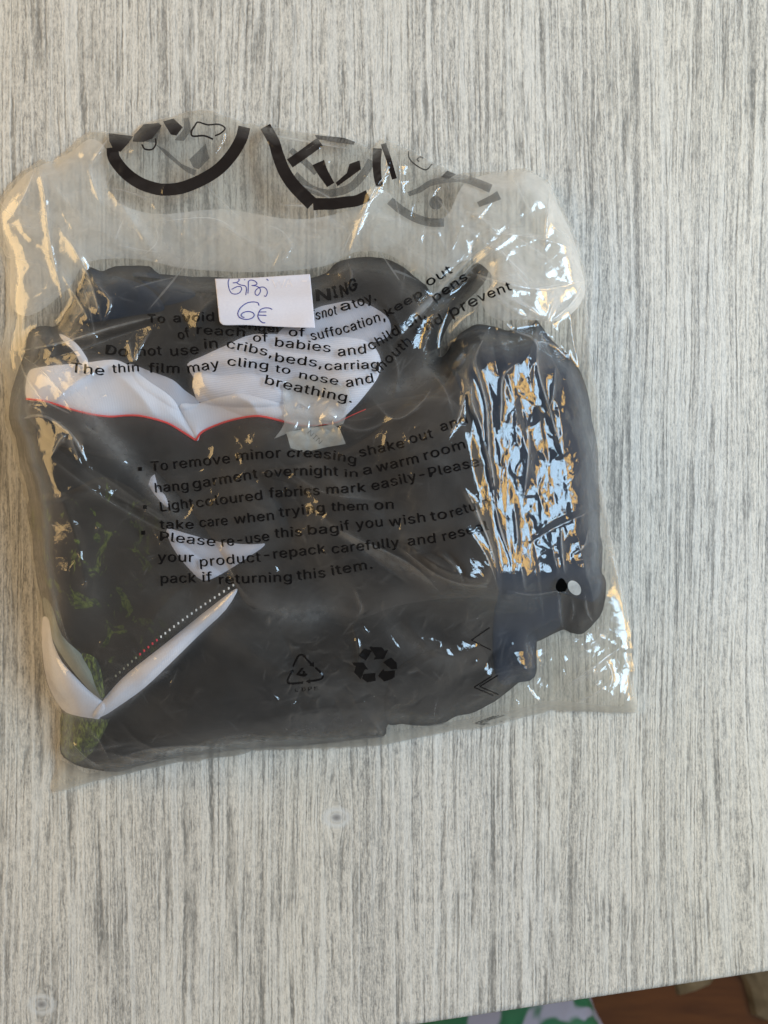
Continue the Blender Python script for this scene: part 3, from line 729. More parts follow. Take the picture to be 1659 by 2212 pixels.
for c in [
 # upper left corner of the bag
 ([(79,352),(95,410),(105,497),(115,557),(131,620),(137,655)], 2.6, 9),
 ([(79,352),(56,414),(32,457)], 2.0, 8), ([(190,362),(206,410),(222,448)], 1.8, 9), ([(234,300),(194,358)], 1.6, 8),
 ([(135,505),(163,541),(190,596),(220,690)], 3.4, 13), ([(131,584),(167,648),(196,697)], 2.6, 11), ([(196,600),(232,640),(238,660),(222,700)], 1.6, 8),
 ([(214,390),(260,440),(320,530),(360,590)], 1.6, 18), ([(440,470),(500,500),(600,560)], 1.4, 16), ([(230,400),(330,440),(420,520)], 1.2, 14),
 # long fold across the shoulder
 ([(48,757),(139,739),(240,708),(345,682)], 3.4, 13), ([(60,782),(150,762),(250,728),(330,702)], -1.6, 9),
 ([(40,763),(52,806),(87,858),(110,880)], 2.6, 9), ([(40,763),(90,800),(130,845),(163,900)], 1.8, 9),
 ([(40,906),(91,898),(130,918),(159,945),(187,1001)], 2.6, 10), ([(112,985),(130,950),(150,935)], 2.2, 9), ([(150,935),(160,965),(175,1005)], 1.8, 8),
 ([(278,735),(288,778),(300,755),(328,712)], 2.2, 8), ([(110,990),(200,1060),(300,1120),(400,1170)], 1.6, 14), ([(187,1001),(300,1080),(380,1130)], -1.0, 10),
 # the tall fold right of the logo
 ([(826,300),(838,360),(806,413),(783,469),(751,560)], 3.2, 12), ([(846,306),(860,350),(870,420)], 2.2, 10), ([(870,425),(820,420),(760,480)], -1.4, 12),
 ([(1100,495),(1025,552),(975,602),(922,664),(850,742)], -2.6, 12), ([(1120,500),(1050,552),(1000,600),(950,660)], 2.0, 10), ([(985,480),(1040,520),(1100,560)], 1.4, 14),
 ([(1190,395),(1188,440),(1180,490),(1178,540)], 2.2, 7), ([(1060,505),(1150,512),(1250,540)], 1.2, 6), ([(1000,470),(985,520),(960,560)], 1.2, 9),
 ([(620,540),(700,505),(800,480)], 1.0, 18), ([(750,560),(760,600),(740,640)], 1.4, 8), ([(560,285),(640,300),(760,320)], 1.8, 9),
 # neck pinch on the right
 ([(1012,587),(1060,603),(1146,623),(1200,622),(1262,606)], 3.2, 10), ([(1086,640),(1130,660),(1180,690)], 2.0, 7), ([(1060,628),(1100,665),(1150,690)], 1.6, 6),
 ([(1260,612),(1230,660),(1190,695)], 2.6, 8), ([(1200,640),(1190,670),(1180,700)], 1.8, 6), ([(1120,640),(1150,665),(1175,690)], -1.4, 5),
 ([(1082,690),(1110,715),(1150,730),(1165,760)], 2.2, 7), ([(1160,735),(1200,748),(1225,770)], 2.0, 6), ([(1232,690),(1238,740),(1250,790)], 1.2, 5),
 # pleats down the shiny side
 ([(1056,706),(1027,772),(1033,808),(1050,876),(1056,965),(1068,1084)], 2.6, 7), ([(1015,816),(1021,876),(1044,930)], 2.0, 6),
 ([(1113,787),(1086,816),(1083,876),(1080,920)], 2.2, 7), ([(1160,733),(1163,801),(1187,885),(1211,971)], 2.4, 7), ([(1200,790),(1196,850),(1186,885)], 1.8, 5),
 ([(1134,891),(1143,965),(1131,1084)], 2.4, 12), ([(1006,846),(992,900),(968,950)], 2.2, 8), ([(1003,1054),(1027,1096),(1040,1130)], 1.8, 7), ([(1040,940),(1060,1000),(1070,1060)], 2.2, 6),
 ([(1001,1055),(1035,1121),(1062,1187),(1078,1250)], 1.8, 7), ([(1068,1084),(1080,1140),(1100,1200)], 2.0, 7), ([(1110,1090),(1116,1140),(1120,1190)], 1.8, 7),
 ([(1212,1142),(1214,1190),(1220,1240)], 2.4, 7), ([(1125,1222),(1130,1250),(1134,1275)], 1.8, 6), ([(1190,1170),(1200,1215),(1208,1240)], 1.6, 6),
 ([(1230,1200),(1262,1180),(1272,1140)], 1.6, 7), ([(1155,1150),(1200,1120),(1270,1090)], 1.2, 9), ([(1130,1185),(1200,1140),(1290,1100)], -1.4, 9),
 ([(1206,1290),(1210,1330),(1216,1358)], 2.0, 6), ([(1263,1280),(1268,1320),(1282,1345)], 2.0, 6), ([(1235,1290),(1238,1320),(1234,1345)], 1.5, 6), ([(1095,1275),(1150,1285),(1230,1272)], 1.2, 6),
 # bottom right corner
 ([(1225,1480),(1270,1450),(1310,1420),(1342,1398)], 2.6, 9), ([(1240,1520),(1290,1495),(1320,1470)], 2.0, 8), ([(1310,1425),(1322,1460),(1312,1500)], 2.0, 8), ([(1270,1460),(1290,1480),(1320,1500)], 1.6, 7),
 ([(1230,1430),(1290,1380),(1330,1320)], 1.2, 12), ([(1130,1470),(1150,1500),(1175,1528)], 1.6, 6), ([(1216,1410),(1222,1440)], 1.2, 5), ([(1290,1537),(1300,1520),(1350,1490)], 1.2, 8),
 # slanting fold over the printed notice
 ([(690,1110),(740,1150),(830,1190),(900,1230),(960,1290)], 2.4, 14), ([(745,1165),(820,1215),(880,1260)], -1.2, 10), ([(860,1180),(940,1240),(1000,1262),(1060,1268)], 1.8, 14), ([(600,1000),(690,1060),(760,1075),(850,1085)], 1.4, 14),
 ([(950,1195),(985,1225),(1003,1262)], 1.8, 9), ([(1000,1130),(1050,1200),(1080,1280)], 1.4, 14), ([(480,1190),(515,1265),(540,1290)], 1.2, 9), ([(700,900),(780,930),(860,900)], 1.2, 12),
 ([(767,1270),(780,1310),(770,1335)], 1.4, 8), ([(800,860),(850,905),(900,880),(940,830)], 1.6, 12), ([(840,740),(860,800),(850,870)], 1.6, 12), ([(920,790),(960,840),(980,900)], 1.4, 12),
 # along the bottom
 ([(240,1640),(330,1618),(430,1612),(540,1622)], 1.8, 9), ([(230,1625),(300,1640),(380,1642)], 1.4, 7), ([(262,1560),(300,1600),(360,1620),(450,1600)], 1.0, 9), ([(180,1560),(215,1600),(240,1650)], 1.2, 7), ([(150,1600),(190,1640),(230,1660)], 1.4, 7),
 ([(725,1430),(760,1500),(790,1560)], .7, 8), ([(840,1380),(900,1440),(960,1480)], .7, 8), ([(120,1290),(150,1390),(205,1490)], 1.2, 9),
]: crease(c[0], c[1]*.85, c[2]*.72)
rc = np.random.default_rng(77)
def scatter(n, poly, amp, ln, ang, aj, wid):
    poly = np.asarray(poly, float); lo, hi = poly.min(0), poly.max(0); k = 0
    while k < n:
        p = rc.uniform(lo, hi)
        if not inside(poly, np.array([p[0]]), np.array([p[1]]))[0]: continue
        k += 1
        a = math.radians(ang+rc.normal()*aj); l = ln*rc.uniform(.5, 1.5)
        q = np.array((math.cos(a), math.sin(a)))*l; b = np.array((-q[1], q[0]))*rc.uniform(-.25, .25)
        crease([p-q/2, p+b, p+q/2], amp*rc.uniform(.3, 1.2)*rc.choice([1, 1, -1]), wid*rc.uniform(.7, 1.4))
scatter(40, [(1000,820),(1060,720),(1220,750),(1290,950),(1300,1270),(1110,1280),(1030,1080)], .7, 70, 86, 18, 6)
scatter(36, [(1140,850),(1280,900),(1300,1270),(1130,1270)], .6, 46, -35, 30, 6)
scatter(50, [(20,430),(200,330),(500,430),(500,580),(160,690),(20,620)], .5, 60, 55, 40, 7)
scatter(46, [(560,430),(1240,430),(1250,590),(960,600),(560,580)], .9, 70, -45, 40, 5)
scatter(30, [(40,760),(240,690),(250,760),(180,1000),(60,980)], 1.0, 45, 40, 40, 6)
scatter(26, [(560,300),(830,320),(960,380),(900,430),(700,360)], .9, 34, 10, 50, 5)
scatter(40, [(1160,1400),(1310,1350),(1370,1400),(1370,1525),(1100,1530)], .8, 40, -40, 40, 6)
scatter(110, [(300,980),(980,900),(1060,1260),(1060,1480),(600,1590),(250,1600),(120,1200)], .40, 46, -30, 60, 5)
scatter(120, [(120,1000),(980,900),(1060,1260),(1100,1480),(600,1600),(200,1600)], .75, 22, -50, 70, 3.2)
scatter(60, [(560,1310),(1070,1300),(1130,1470),(960,1540),(600,1590)], .8, 36, -35, 60, 4)
scatter(40, [(1060,1040),(1160,680),(1200,690),(1120,1000)], .5, 30, 86, 25, 4)

# rubbed lines, then soft sheen painted into the film's haze as pale bands
def rub(n, poly, amp, ln, ang, aj, wid):
    poly = np.asarray(poly, float); lo, hi = poly.min(0), poly.max(0); k = 0
    while k < n:
        p = rc.uniform(lo, hi)
        if not inside(poly, np.array([p[0]]), np.array([p[1]]))[0]: continue
        k += 1
        a = math.radians(ang+rc.normal()*aj); l = ln*rc.uniform(.4, 1.6)
        q = np.array((math.cos(a), math.sin(a)))*l; b = np.array((-q[1], q[0]))*rc.uniform(-.06, .06)
        scuff_sheen(catmull([p-q/2, p+b, p+q/2], 4), amp*rc.uniform(.3, 1.2), wid*rc.uniform(.8, 1.4))
rub(150, [(80,1000),(960,880),(1060,1260),(1130,1480),(600,1600),(180,1620)], .10, 26, -50, 60, 1.4)
rub(60, [(560,1320),(1070,1300),(1140,1480),(950,1550),(560,1600)], .09, 44, -35, 50, 1.6)
rub(60, [(0,430),(200,330),(500,440),(860,440),(1240,430),(1250,600),(900,600),(450,590),(150,690),(10,640)], .24, 110, 50, 40, 2.0)
rub(30, [(200,600),(460,620),(450,760),(220,760)], .08, 36, 20, 50, 1.6)
rub(40, [(760,640),(960,700),(1000,900),(760,920)], .10, 60, -50, 50, 1.8)
rub(22, [(190,1615),(560,1590),(600,1620),(250,1665)], .16, 90, -9, 7, 4)
for pts, a_, w_ in [([(90,720),(180,880),(300,1020),(430,1170)], .20, 24), ([(200,400),(330,520),(420,600)], .22, 22), ([(330,470),(560,500),(700,470)], .10, 40), ([(560,940),(640,980),(760,1060),(860,1090)], .10, 24), ([(780,860),(900,820),(960,760)], .14, 26),
                    ([(540,1290),(640,1330),(760,1300)], .15, 30), ([(300,1250),(420,1330),(560,1400)], .07, 40), ([(820,1330),(900,1400),(1000,1440)], .12, 26), ([(480,1010),(560,1100),(600,1200)], .08, 30), ([(860,960),(960,1000),(1020,1080)], .09, 26), ([(640,1480),(740,1500),(860,1470)], .08, 34), ([(600,1580),(760,1560),(830,1500)], .10, 40), ([(850,730),(930,650),(1010,560)], .25, 9), ([(690,1120),(800,1190),(960,1270)], .16, 12), ([(1240,520),(1200,640),(1180,700)], .14, 26), ([(1290,900),(1300,1100),(1330,1250)], .12, 20),
                    ([(1230,1440),(1290,1390),(1330,1320)], .16, 20), ([(780,1100),(880,1130),(1000,1100)], .08, 46), ([(240,1100),(200,1250),(220,1400)], .07, 34)]:
    scuff_sheen(catmull(pts, 6), a_, w_)  # broad pale sheen, painted in as extra haze
for pts in ([(79,354),(95,410),(105,497),(115,557),(131,620),(137,652)], [(79,354),(56,414),(34,457)], [(194,358),(206,410),(222,445)], [(234,300),(210,330),(194,358)], [(135,509),(163,541),(190,596),(218,690)],
            [(842,378),(806,413),(783,469),(751,556)], [(830,310),(842,378),(870,420)], [(800,440),(760,500),(735,560)], [(1064,519),(1100,560),(1150,610)], [(1187,392),(1190,417),(1180,470),(1176,540)], [(1050,503),(1120,508),(1200,525),(1232,545)],
            [(336,480),(430,470),(480,478),(520,510)], [(300,560),(340,520),(330,470)], [(1100,495),(1025,552),(922,664),(850,742)], [(1090,505),(1030,560),(960,640)], [(1014,587),(1086,611),(1146,623),(1262,606)], [(1262,606),(1240,650),(1190,692)],
            [(560,286),(640,302),(760,322)], [(640,540),(610,500),(560,480)], [(620,390),(700,420),(760,470)], [(48,757),(139,739),(240,708),(345,682)], [(40,906),(91,898),(159,945),(187,1001)], [(40,763),(52,806),(87,858),(159,898)]):
    scuff_sheen(catmull(pts, 6), .34, 1.9)
SCUFF_SHEEN += .26*np.exp(-df_/1.8)
edge = 1-np.exp(-df_/7.0)
A += (1.0+.6*noise(40, 61))*np.exp(-np.abs(df_-10-3*noise(50, 62))/4.0)*np.where(in_b, .25, 1.0)
A = np.clip(A, -7, 9)
F = Fb+A*mm*edge*(.25+.75*np.clip(df_/30, 0, 1))
F = np.maximum(F, TOP+.0005)
F = np.maximum(F, .0011)
F = np.where(in_f, .0011+(F-.0011)*edge, .0011)
F = np.maximum(F, np.where(in_b, TOP+.0004, 0))

bag = empty("plastic_bag", P(650, 1100, 0))
bpy.context.view_layer.update()
tag(bag, "crinkled clear plastic garment bag printed with black safety text", "plastic bag")
HOLE_A = np.array([(1213+12*math.cos(a)+2*math.sin(2*a), 1264+15*math.sin(a)) for a in np.linspace(0, 2*math.pi, 20, endpoint=False)])
HOLE_B = np.array([(1241+13.5*math.cos(a)+5*math.sin(a), 1270+16*math.sin(a)) for a in np.linspace(0, 2*math.pi, 20, endpoint=False)])
sheet("front_film", BAG, F, 0, 1, (), M_film, bag, SCUFF_SHEEN)
FLOORF = np.full(UU.shape, .0007)+noise(30, 55)*.00006
BACK = BAG.copy()
sheet("back_film", BACK, FLOORF, 0, 3, (), M_back, bag)
sheet('vent_cut', HOLE_B, F, .0005, 1, (), M_patch, bag)
FOLD = catmull([(2,450),(40,392),(78,362),(150,330),(196,300),(232,330),(236,420),(330,462),(480,452),(640,474),(760,452),(830,410),(880,470),(960,470),(1000,400),(1056,376),(1130,368),(1184,396),
        (1206,444),(1238,514),(1256,580),(1262,640),(1215,690),(1130,690),(1070,690),(1040,650),(1066,600),(1010,560),(950,600),(905,590),(835,548),(765,545),(700,575),(560,588),(400,580),(300,560),(190,566),(150,620),(70,680),(24,660),(22,560),(8,510)], 4, True)
sheet("folded_film", FOLD, np.maximum(np.maximum(F-.0022, TOP+.0003), .0009), 0, 2, (), M_fold, bag)
FOLD2 = catmull([(1172,1396),(1230,1378),(1280,1366),(1316,1330),(1318,1250),(1312,1180),(1330,1210),(1356,1330),(1366,1400),(1372,1500),(1350,1536),(1290,1532),(1190,1526),(1104,1548),(1020,1566),(940,1578),(990,1560),(1080,1512),(1150,1476),(1164,1430)], 3, True)
sheet("folded_film", FOLD2, np.maximum(np.maximum(F-.0016, TOP+.0003), .0009), 0, 2, (), M_fold2, bag)
# sealed strip along the bottom
sheet("seal_strip", [(114,1712),(190,1692),(245,1677),(392,1645),(511,1632),(549,1620),(694,1616),(832,1609),(987,1576),(1067,1568),(1191,1534),(1353,1541),(1378,1540),(1374,1500),(1340,1526),(1292,1522),(1191,1512),(1104,1535),(987,1556),(850,1580),(842,1566),(832,1590),(694,1596),(549,1602),(392,1628),(245,1660),(190,1672),(130,1640)],
      np.maximum(F+.0004, .0015), 0, 2, (), M_seal, bag)
# crumpled flap of the back film caught on the cloth
FL = np.minimum(F-.0004, np.maximum(TOP+.0008, F-.0008)+f_sml*.0002)
FL = np.maximum(FL, TOP+.0003)
sheet("inner_flap", [(611,826),(650,812),(700,815),(752,838),(760,862),(742,915),(724,922),(700,915),(668,926),(640,928),(592,948),(606,930),(614,915)], FL, 0, 1, (), M_flap, bag)
sheet("cloudy_flap", [(618,934),(664,925),(721,917),(734,927),(747,959),(705,966),(658,977),(628,968)], FL, .0001, 1, (), M_patch, bag)

# ------------------------------------------------------------------ print on the film
FT = F
def to_mesh(name, bm, mat, parent, F_=None, lift=.0003, maxlen=6.0, part=True):
    """bm holds flat faces in traced units: refine, drop on the film, link"""
    F_ = FT if F_ is None else F_
    bmesh.ops.triangulate(bm, faces=bm.faces[:])
    for _ in range(4):
        es = [e for e in bm.edges if e.calc_length() > maxlen]
        if not es: break
        bmesh.ops.subdivide_edges(bm, edges=es, cuts=1, use_grid_fill=False)
        bmesh.ops.triangulate(bm, faces=[f for f in bm.faces if len(f.verts) > 3])
    u = np.array([v.co.x for v in bm.verts]); v_ = np.array([v.co.y for v in bm.verts])
    z = sample(F_, u, v_)+lift
    for v, a, b, c in zip(bm.verts, u, v_, z): v.co = P(a, b, c)
    bmesh.ops.recalc_face_normals(bm, faces=bm.faces)
    for f in bm.faces:
        if f.normal.z < 0: f.normal_flip()
        f.smooth = True
    me = bpy.data.meshes.new(name); bm.to_mesh(me); bm.free()
    return link(name, me, mat, parent)

fc = bpy.data.curves.new("lettering", 'FONT'); fc.resolution_u = 4
try:      # Blender's own interface typeface is the closest to the print; its built-in one otherwise
    import os
    fc.font = bpy.data.fonts.load(os.path.join(bpy.utils.system_resource('DATAFILES', path='fonts'), 'Inter.woff2'))
except Exception as ex:
    print("built-in lettering used", ex)
fo = bpy.data.objects.new("lettering", fc); COL.objects.link(fo)
def glyphs(body, bold=False):
    fc.body = body; fc.size = 1.0; fc.offset = .014 if bold else -.002
    fc.space_character = 1.06
    bpy.context.view_layer.update()
    dg = bpy.context.evaluated_depsgraph_get()
    me = bpy.data.meshes.new_from_object(fo.evaluated_get(dg))
    co = np.array([v.co[:2] for v in me.vertices]); fs = [tuple(p.vertices) for p in me.polygons]
    bpy.data.meshes.remove(me)
    return co, fs

def word(bm, body, x0, y0, x1, y1, em=37, sag=0.0, bold=False, shear=0.0, mirror=False):
    co, fs = glyphs(body, bold)
    xa, xb = co[:, 0].min(), co[:, 0].max()
    t = (co[:, 0]-xa)/(xb-xa)
    if mirror: t = 1-t
    dx, dy = x1-x0, y1-y0; L = math.hypot(dx, dy); tx, ty = dx/L, dy/L
    h = co[:, 1]*em*1.1
    u = x0+dx*t+ty*h+tx*h*shear; v = y0+dy*t-tx*h+ty*h*shear+sag*4*t*(1-t)
    for ox, oy in (((-.85, -.4), (.85, .4)) if em > 20 else ((0, 0),)):
        vs = [bm.verts.new((a+ox, b+oy, 0)) for a, b in zip(u, v)]
        for f in fs:
            try: bm.faces.new([vs[i] for i in f])
            except ValueError: pass

def line(words, name="printed_line", mat=None, **kw):
    bm = bmesh.new()
    for w_ in words:
        opt = dict(kw)
        if len(w_) > 5: opt.update(w_[5])
        word(bm, *w_[:5], **opt)
    return to_mesh(name, bm, mat or M_ink, bag)

line([("W",563,622,601,626,{"bold":True}),("AR",606,640,668,648,{"bold":True}),("N",684,650,715,647,{"bold":True}),("I",722,643,730,641,{"bold":True}),("NG",738,642,776,621,{"bold":True,"shear":.3})], em=42)
line([("This bag i",560,672,676,690),("s",682,690,692,690),("not",697,687,728,679,{"shear":.15}),("a",737,672,757,668),("toy.",765,667,813,648)])
line([("To",319,697,356,697,{"em":32}),("avoid",375,696,462,693,{"em":34}),("dan",490,700,553,714),("ger",558,716,606,718,{"em":31}),("of",624,726,658,727,{"em":33}),("suffocation",674,735,822,693,{"sag":5,"em":36}),(",",828,692,833,690),("keep",838,684,914,639,{"em":31}),("out",926,619,978,588,{"em":34})])
line([("of",387,734,411,727,{"em":36}),("reach",425,721,528,727,{"em":34}),("of",547,738,578,738,{"em":32}),("babies",594,748,713,761,{"em":35}),("and",731,770,791,763,{"em":37}),("children,",801,757,920,684,{"em":37,"sag":2}),("pens",941,652,1011,602,{"em":33})])
line([("Do",228,765,274,770),("not",300,769,349,767),("use",369,769,429,764),("in",442,753,470,751),("cribs,",489,751,586,771,{"em":35}),("beds,",594,781,694,794,{"em":35}),("carriag",702,800,818,796,{"em":34})])
line([("The",153,804,224,811),("thin",243,806,300,802,{"em":34}),("film",321,805,387,806),("may",407,806,474,795),("cling",491,789,578,799,{"em":34}),("to",594,804,626,808,{"em":30}),("nose",646,817,729,832,{"em":31}),("and",749,837,807,826),("mouth",819,806,890,740,{"em":36}),("and",903,723,958,696,{"em":37}),("pre",977,685,1034,656,{"em":40}),("vent",1036,653,1106,626,{"em":36})])
line([("breathing.",572,829,759,870,{"em":36,"sag":2})])
line([("To",327,1018,363,1015),("remove",376,1013,497,1000,{"em":38}),("minor",511,995,607,988,{"em":38}),("creasing",620,988,768,1003,{"em":35,"sag":-6}),("shake",778,987,874,966,{"em":36}),("out",887,958,936,945),("and",954,932,1011,914)])
line([("hang",336,1064,407,1058),("garment",418,1056,557,1033,{"em":38}),("overnight",572,1032,730,1028,{"sag":-3}),("in",745,1030,772,1030,{"em":28}),("a",786,1026,803,1023),("warm",815,1020,905,999),("room",919,994,1006,968)])
line([("Light",348,1105,418,1096),("coloured",425,1096,567,1079),("fabrics",582,1075,690,1069),("mark",706,1067,790,1062,{"em":35}),("easily-Please",805,1060,1036,1006)])
line([("take",345,1142,418,1142,{"em":34}),("care",432,1139,492,1134),("when",507,1132,592,1123),("trying",604,1117,701,1106),("them",716,1104,795,1102,{"em":34}),("on",810,1101,850,1099)])
line([("Please",345,1168,464,1180,{"em":36}),("re-use",480,1181,582,1168),("this",594,1162,652,1158),("bag",666,1155,731,1151),("if",738,1147,756,1144),("you",770,1143,827,1137),("wish",842,1138,919,1127),("to",932,1126,966,1119),("return",976,1118,1060,1092)])
line([("your",341,1213,418,1214),("product",433,1224,563,1213),("-repack",572,1209,703,1195),("carefully",718,1196,862,1181),("and",882,1179,941,1172),("reseal",959,1169,1056,1144)])
line([("pack",348,1260,423,1258),("if",438,1257,458,1256),("returning",474,1262,630,1256),("this",642,1253,703,1247),("item.",718,1243,805,1228)])
for bx, by in ((302.6, 1013), (313, 1095), (309, 1151)):
    bm = bmesh.new(); s_ = 4.2
    bm.faces.new([bm.verts.new((bx+a*s_, by+b*s_, 0)) for a, b in ((-1, -1), (1, -1), (1, 1), (-1, 1))])
    to_mesh("bullet", bm, M_ink, bag)

def poly_bm(bm, pts, ox=0, oy=0, k=1.0):
    vs = [(ox+x*k, oy+y*k) for x, y in pts]
    tri = geometry.tessellate_polygon([[Vector((x, y, 0)) for x, y in vs]])
    bv = [bm.verts.new((x, y, 0)) for x, y in vs]
    for t in tri:
        try: bm.faces.new([bv[i] for i in t])
        except ValueError: pass

def stroke_bm(bm, pts, wd, ox=0, oy=0, k=1.0, smooth=True, n=6):
    p = np.array([(ox+x*k, oy+y*k) for x, y in pts], float)
    if smooth and len(p) > 2: p = catmull(p, n)
    wds = wd if hasattr(wd, '__len__') else (wd, wd)
    L, R = [], []
    for i in range(len(p)):
        a, b = p[max(i-1, 0)], p[min(i+1, len(p)-1)]
        t = b-a; t = t/(np.hypot(*t)+1e-9); nrm = np.array((-t[1], t[0]))
        f = i/(len(p)-1); w2 = (wds[0]*(1-f)+wds[1]*f)/2*k
        L.append(bm.verts.new((*(p[i]+nrm*w2), 0))); R.append(bm.verts.new((*(p[i]-nrm*w2), 0)))
    for i in range(len(p)-1):
        bm.faces.new((L[i], L[i+1], R[i+1], R[i]))

# big logo letters: c1 and c2 turn the close-up tracings into sheet units
c1 = dict(ox=0, oy=219.4, k=1/2.52); c2 = dict(ox=548.6, oy=246.9, k=1/2.52)
def logo(name, fn, mat=M_ink2, F_=None, lift=.0003):
    bm = bmesh.new(); fn(bm); return to_mesh(name, bm, mat, bag, F_, lift)
logo("logo_letter", lambda b: stroke_bm(b, [(612,250),(622,310),(680,385),(760,443),(850,474),(920,479),(1000,466),(1100,425),(1190,368),(1262,290),(1312,205),(1330,138)], 66, **c1))
logo("logo_letter", lambda b: (poly_bm(b, [(592,172),(725,188),(700,225),(655,275),(612,250),(595,215)], **c1)))
logo("logo_letter", lambda b: (poly_bm(b, [(730,182),(782,124),(862,116),(880,130),(830,200),(780,220),(722,218)], **c1)))
logo("logo_letter", lambda b: (poly_bm(b, [(888,108),(945,92),(995,140),(960,185),(930,180),(900,130)], **c1)))
logo("logo_outline", lambda b: (stroke_bm(b, [(1060,132),(1078,112),(1130,126),(1190,124),(1225,145),(1202,172),(1170,186)], 9, **c1), stroke_bm(b, [(1060,132),(1042,162),(1050,188),(1110,186),(1160,205)], 10, **c1)))
logo("logo_outline", lambda b: stroke_bm(b, [(772,232),(788,258),(828,260),(848,232),(846,200)], 9, **c1))
Fg = np.maximum(F-.0007, np.maximum(TOP, .0009)+.0003)
def ghost(fn): return logo("logo_ghost", fn, M_ghost, Fg, 0)
ghost(lambda b: poly_bm(b, [(1000,92),(1030,90),(1040,160),(1000,215),(950,210),(1000,150)], **c1))
ghost(lambda b: poly_bm(b, [(850,235),(900,260),(990,340),(1070,375),(1060,405),(1010,380),(900,290)], **c1))
ghost(lambda b: poly_bm(b, [(1030,315),(1120,230),(1140,310),(1080,370),(1050,355)], **c1))
ghost(lambda b: poly_bm(b, [(800,150),(880,130),(850,225),(790,220)], **c1))
logo("logo_letter", lambda b: stroke_bm(b, [(62,66),(108,150),(130,220),(165,310),(215,385),(268,440),(318,488)], (60, 74), **c2))
logo("logo_letter", lambda b: stroke_bm(b, [(322,490),(360,488),(430,487),(500,478),(560,470),(622,440)], (66, 60), **c2))
logo("logo_letter", lambda b: (stroke_bm(b, [(195,268),(270,215),(360,150)], 54, **c2)))
logo("logo_letter", lambda b: stroke_bm(b, [(350,262),(372,310),(418,385)], (70, 46), **c2))
logo("logo_letter", lambda b: poly_bm(b, [(575,250),(582,300),(455,392),(445,372),(505,320),(520,270)], **c2))
logo("logo_letter", lambda b: poly_bm(b, [(330,112),(490,128),(550,150),(542,165),(440,150),(345,135)], **c2))
logo("logo_letter", lambda b: stroke_bm(b, [(672,185),(668,260),(672,330),(684,392)], (50, 40), **c2))
logo("logo_letter", lambda b: stroke_bm(b, [(704,160),(735,250),(765,352)], (30, 28), **c2))
logo("logo_outline", lambda b: (stroke_bm(b, [(840,200),(846,240),(880,275),(935,302),(970,270)], 7, **c2), stroke_bm(b, [(922,238),(905,232),(888,245),(900,258)], 7, **c2)))
logo("logo_letter", lambda b: poly_bm(b, [(1020,340),(1052,306),(1100,326),(1060,348)], **c2))
ghost(lambda b: stroke_bm(b, [(220,330),(300,400),(400,430),(520,400),(600,320),(640,250)], 44, **c2))
ghost(lambda b: stroke_bm(b, [(200,195),(300,280),(340,320)], 34, **c2))
ghost(lambda b: stroke_bm(b, [(840,435),(900,412),(960,375),(1040,356),(1130,350),(1210,372),(1290,405)], (26, 48), **c2))
ghost(lambda b: stroke_bm(b, [(740,470),(800,520),(880,565),(960,588),(1035,590)], 46, **c2))
ghost(lambda b: poly_bm(b, [(990+37*math.cos(a), 482+37*math.sin(a)) for a in np.linspace(0, 2*math.pi, 18, endpoint=False)], **c2))
ghost(lambda b: stroke_bm(b, [(1335,440),(1290,462),(1220,492)], (50, 30), **c2))

M_dot = ink('matt_black_print', (.002, .002, .002), 0.0, .9)
logo('printed_dot', lambda b: poly_bm(b, HOLE_A), M_dot)
# recycling marks, chevrons
c3 = dict(ox=548.6, oy=1234.0, k=1/2.749)
bm = bmesh.new()
stroke_bm(bm, [(232,566),(252,522),(268,500),(292,499),(315,525),(345,556)], 11, **c3); poly_bm(bm, [(328,560),(358,568),(354,538)], **c3)
stroke_bm(bm, [(365,572),(395,600),(410,620),(402,638),(375,646),(318,655)], 11, **c3); poly_bm(bm, [(308,656),(334,640),(334,668)], **c3)
stroke_bm(bm, [(292,662),(240,667),(208,666),(200,650),(212,618),(226,596)], 11, **c3); poly_bm(bm, [(212,594),(238,602),(234,582)], **c3)
word(bm, "4", 548.6+256/2.749, 1234+628/2.749, 548.6+314/2.749, 1234+624/2.749, em=34)
for ch, x in (("L",246),("D",284),("P",322),("E",358)):
    word(bm, ch, 548.6+x/2.749, 1234+(716-(x-246)*.07)/2.749, 548.6+(x+(18 if ch=="L" else 23))/2.749, 1234+(714-(x-246)*.07)/2.749, em=13.5)
to_mesh("recycling_mark", bm, M_ink, bag)
bm = bmesh.new()
for pl in ([(622,505),(655,460),(700,472),(665,530)], [(685,450),(760,452),(778,474),(797,468),(772,520),(712,524),(725,508)], [(768,540),(815,512),(848,545),(850,580),(815,582)],
           [(838,588),(835,630),(820,640),(775,655),(738,622),(768,580),(775,595)], [(580,545),(650,542),(678,585),(660,582),(632,640),(595,600),(605,565)], [(645,638),(648,612),(720,605),(723,650),(672,660)]):
    poly_bm(bm, pl, **c3)
to_mesh("recycling_mark", bm, M_ink, bag)
for grp in ([[(1400,335),(1292,410),(1408,468)]], [[(1415,622),(1308,690),(1420,738)], [(1450,618),(1340,685),(1452,733)]],
            [[(1425,860),(1312,903),(1372,912)], [(1455,854),(1342,900),(1400,908)], [(1488,855),(1405,880),(1370,898)], [(1465,890),(1475,894)]]):
    bm = bmesh.new()
    for ch in grp:
        for a, b in zip(ch[:-1], ch[1:]): stroke_bm(bm, [a, b], 6.5 if len(grp) < 3 else 4.2, smooth=False, **c3)
    to_mesh("fold_arrow", bm, M_ink, bag)
# mirrored print showing on the cloudy flap
bm = bmesh.new(); word(bm, "NIN", 697, 952, 671, 928, em=19, mirror=False)
to_mesh("mirrored_print", bm, ink("pale_grey_print", (.05, .05, .05), .2, .5, .45), bag, FL, .0003)
bpy.data.objects.remove(fo)

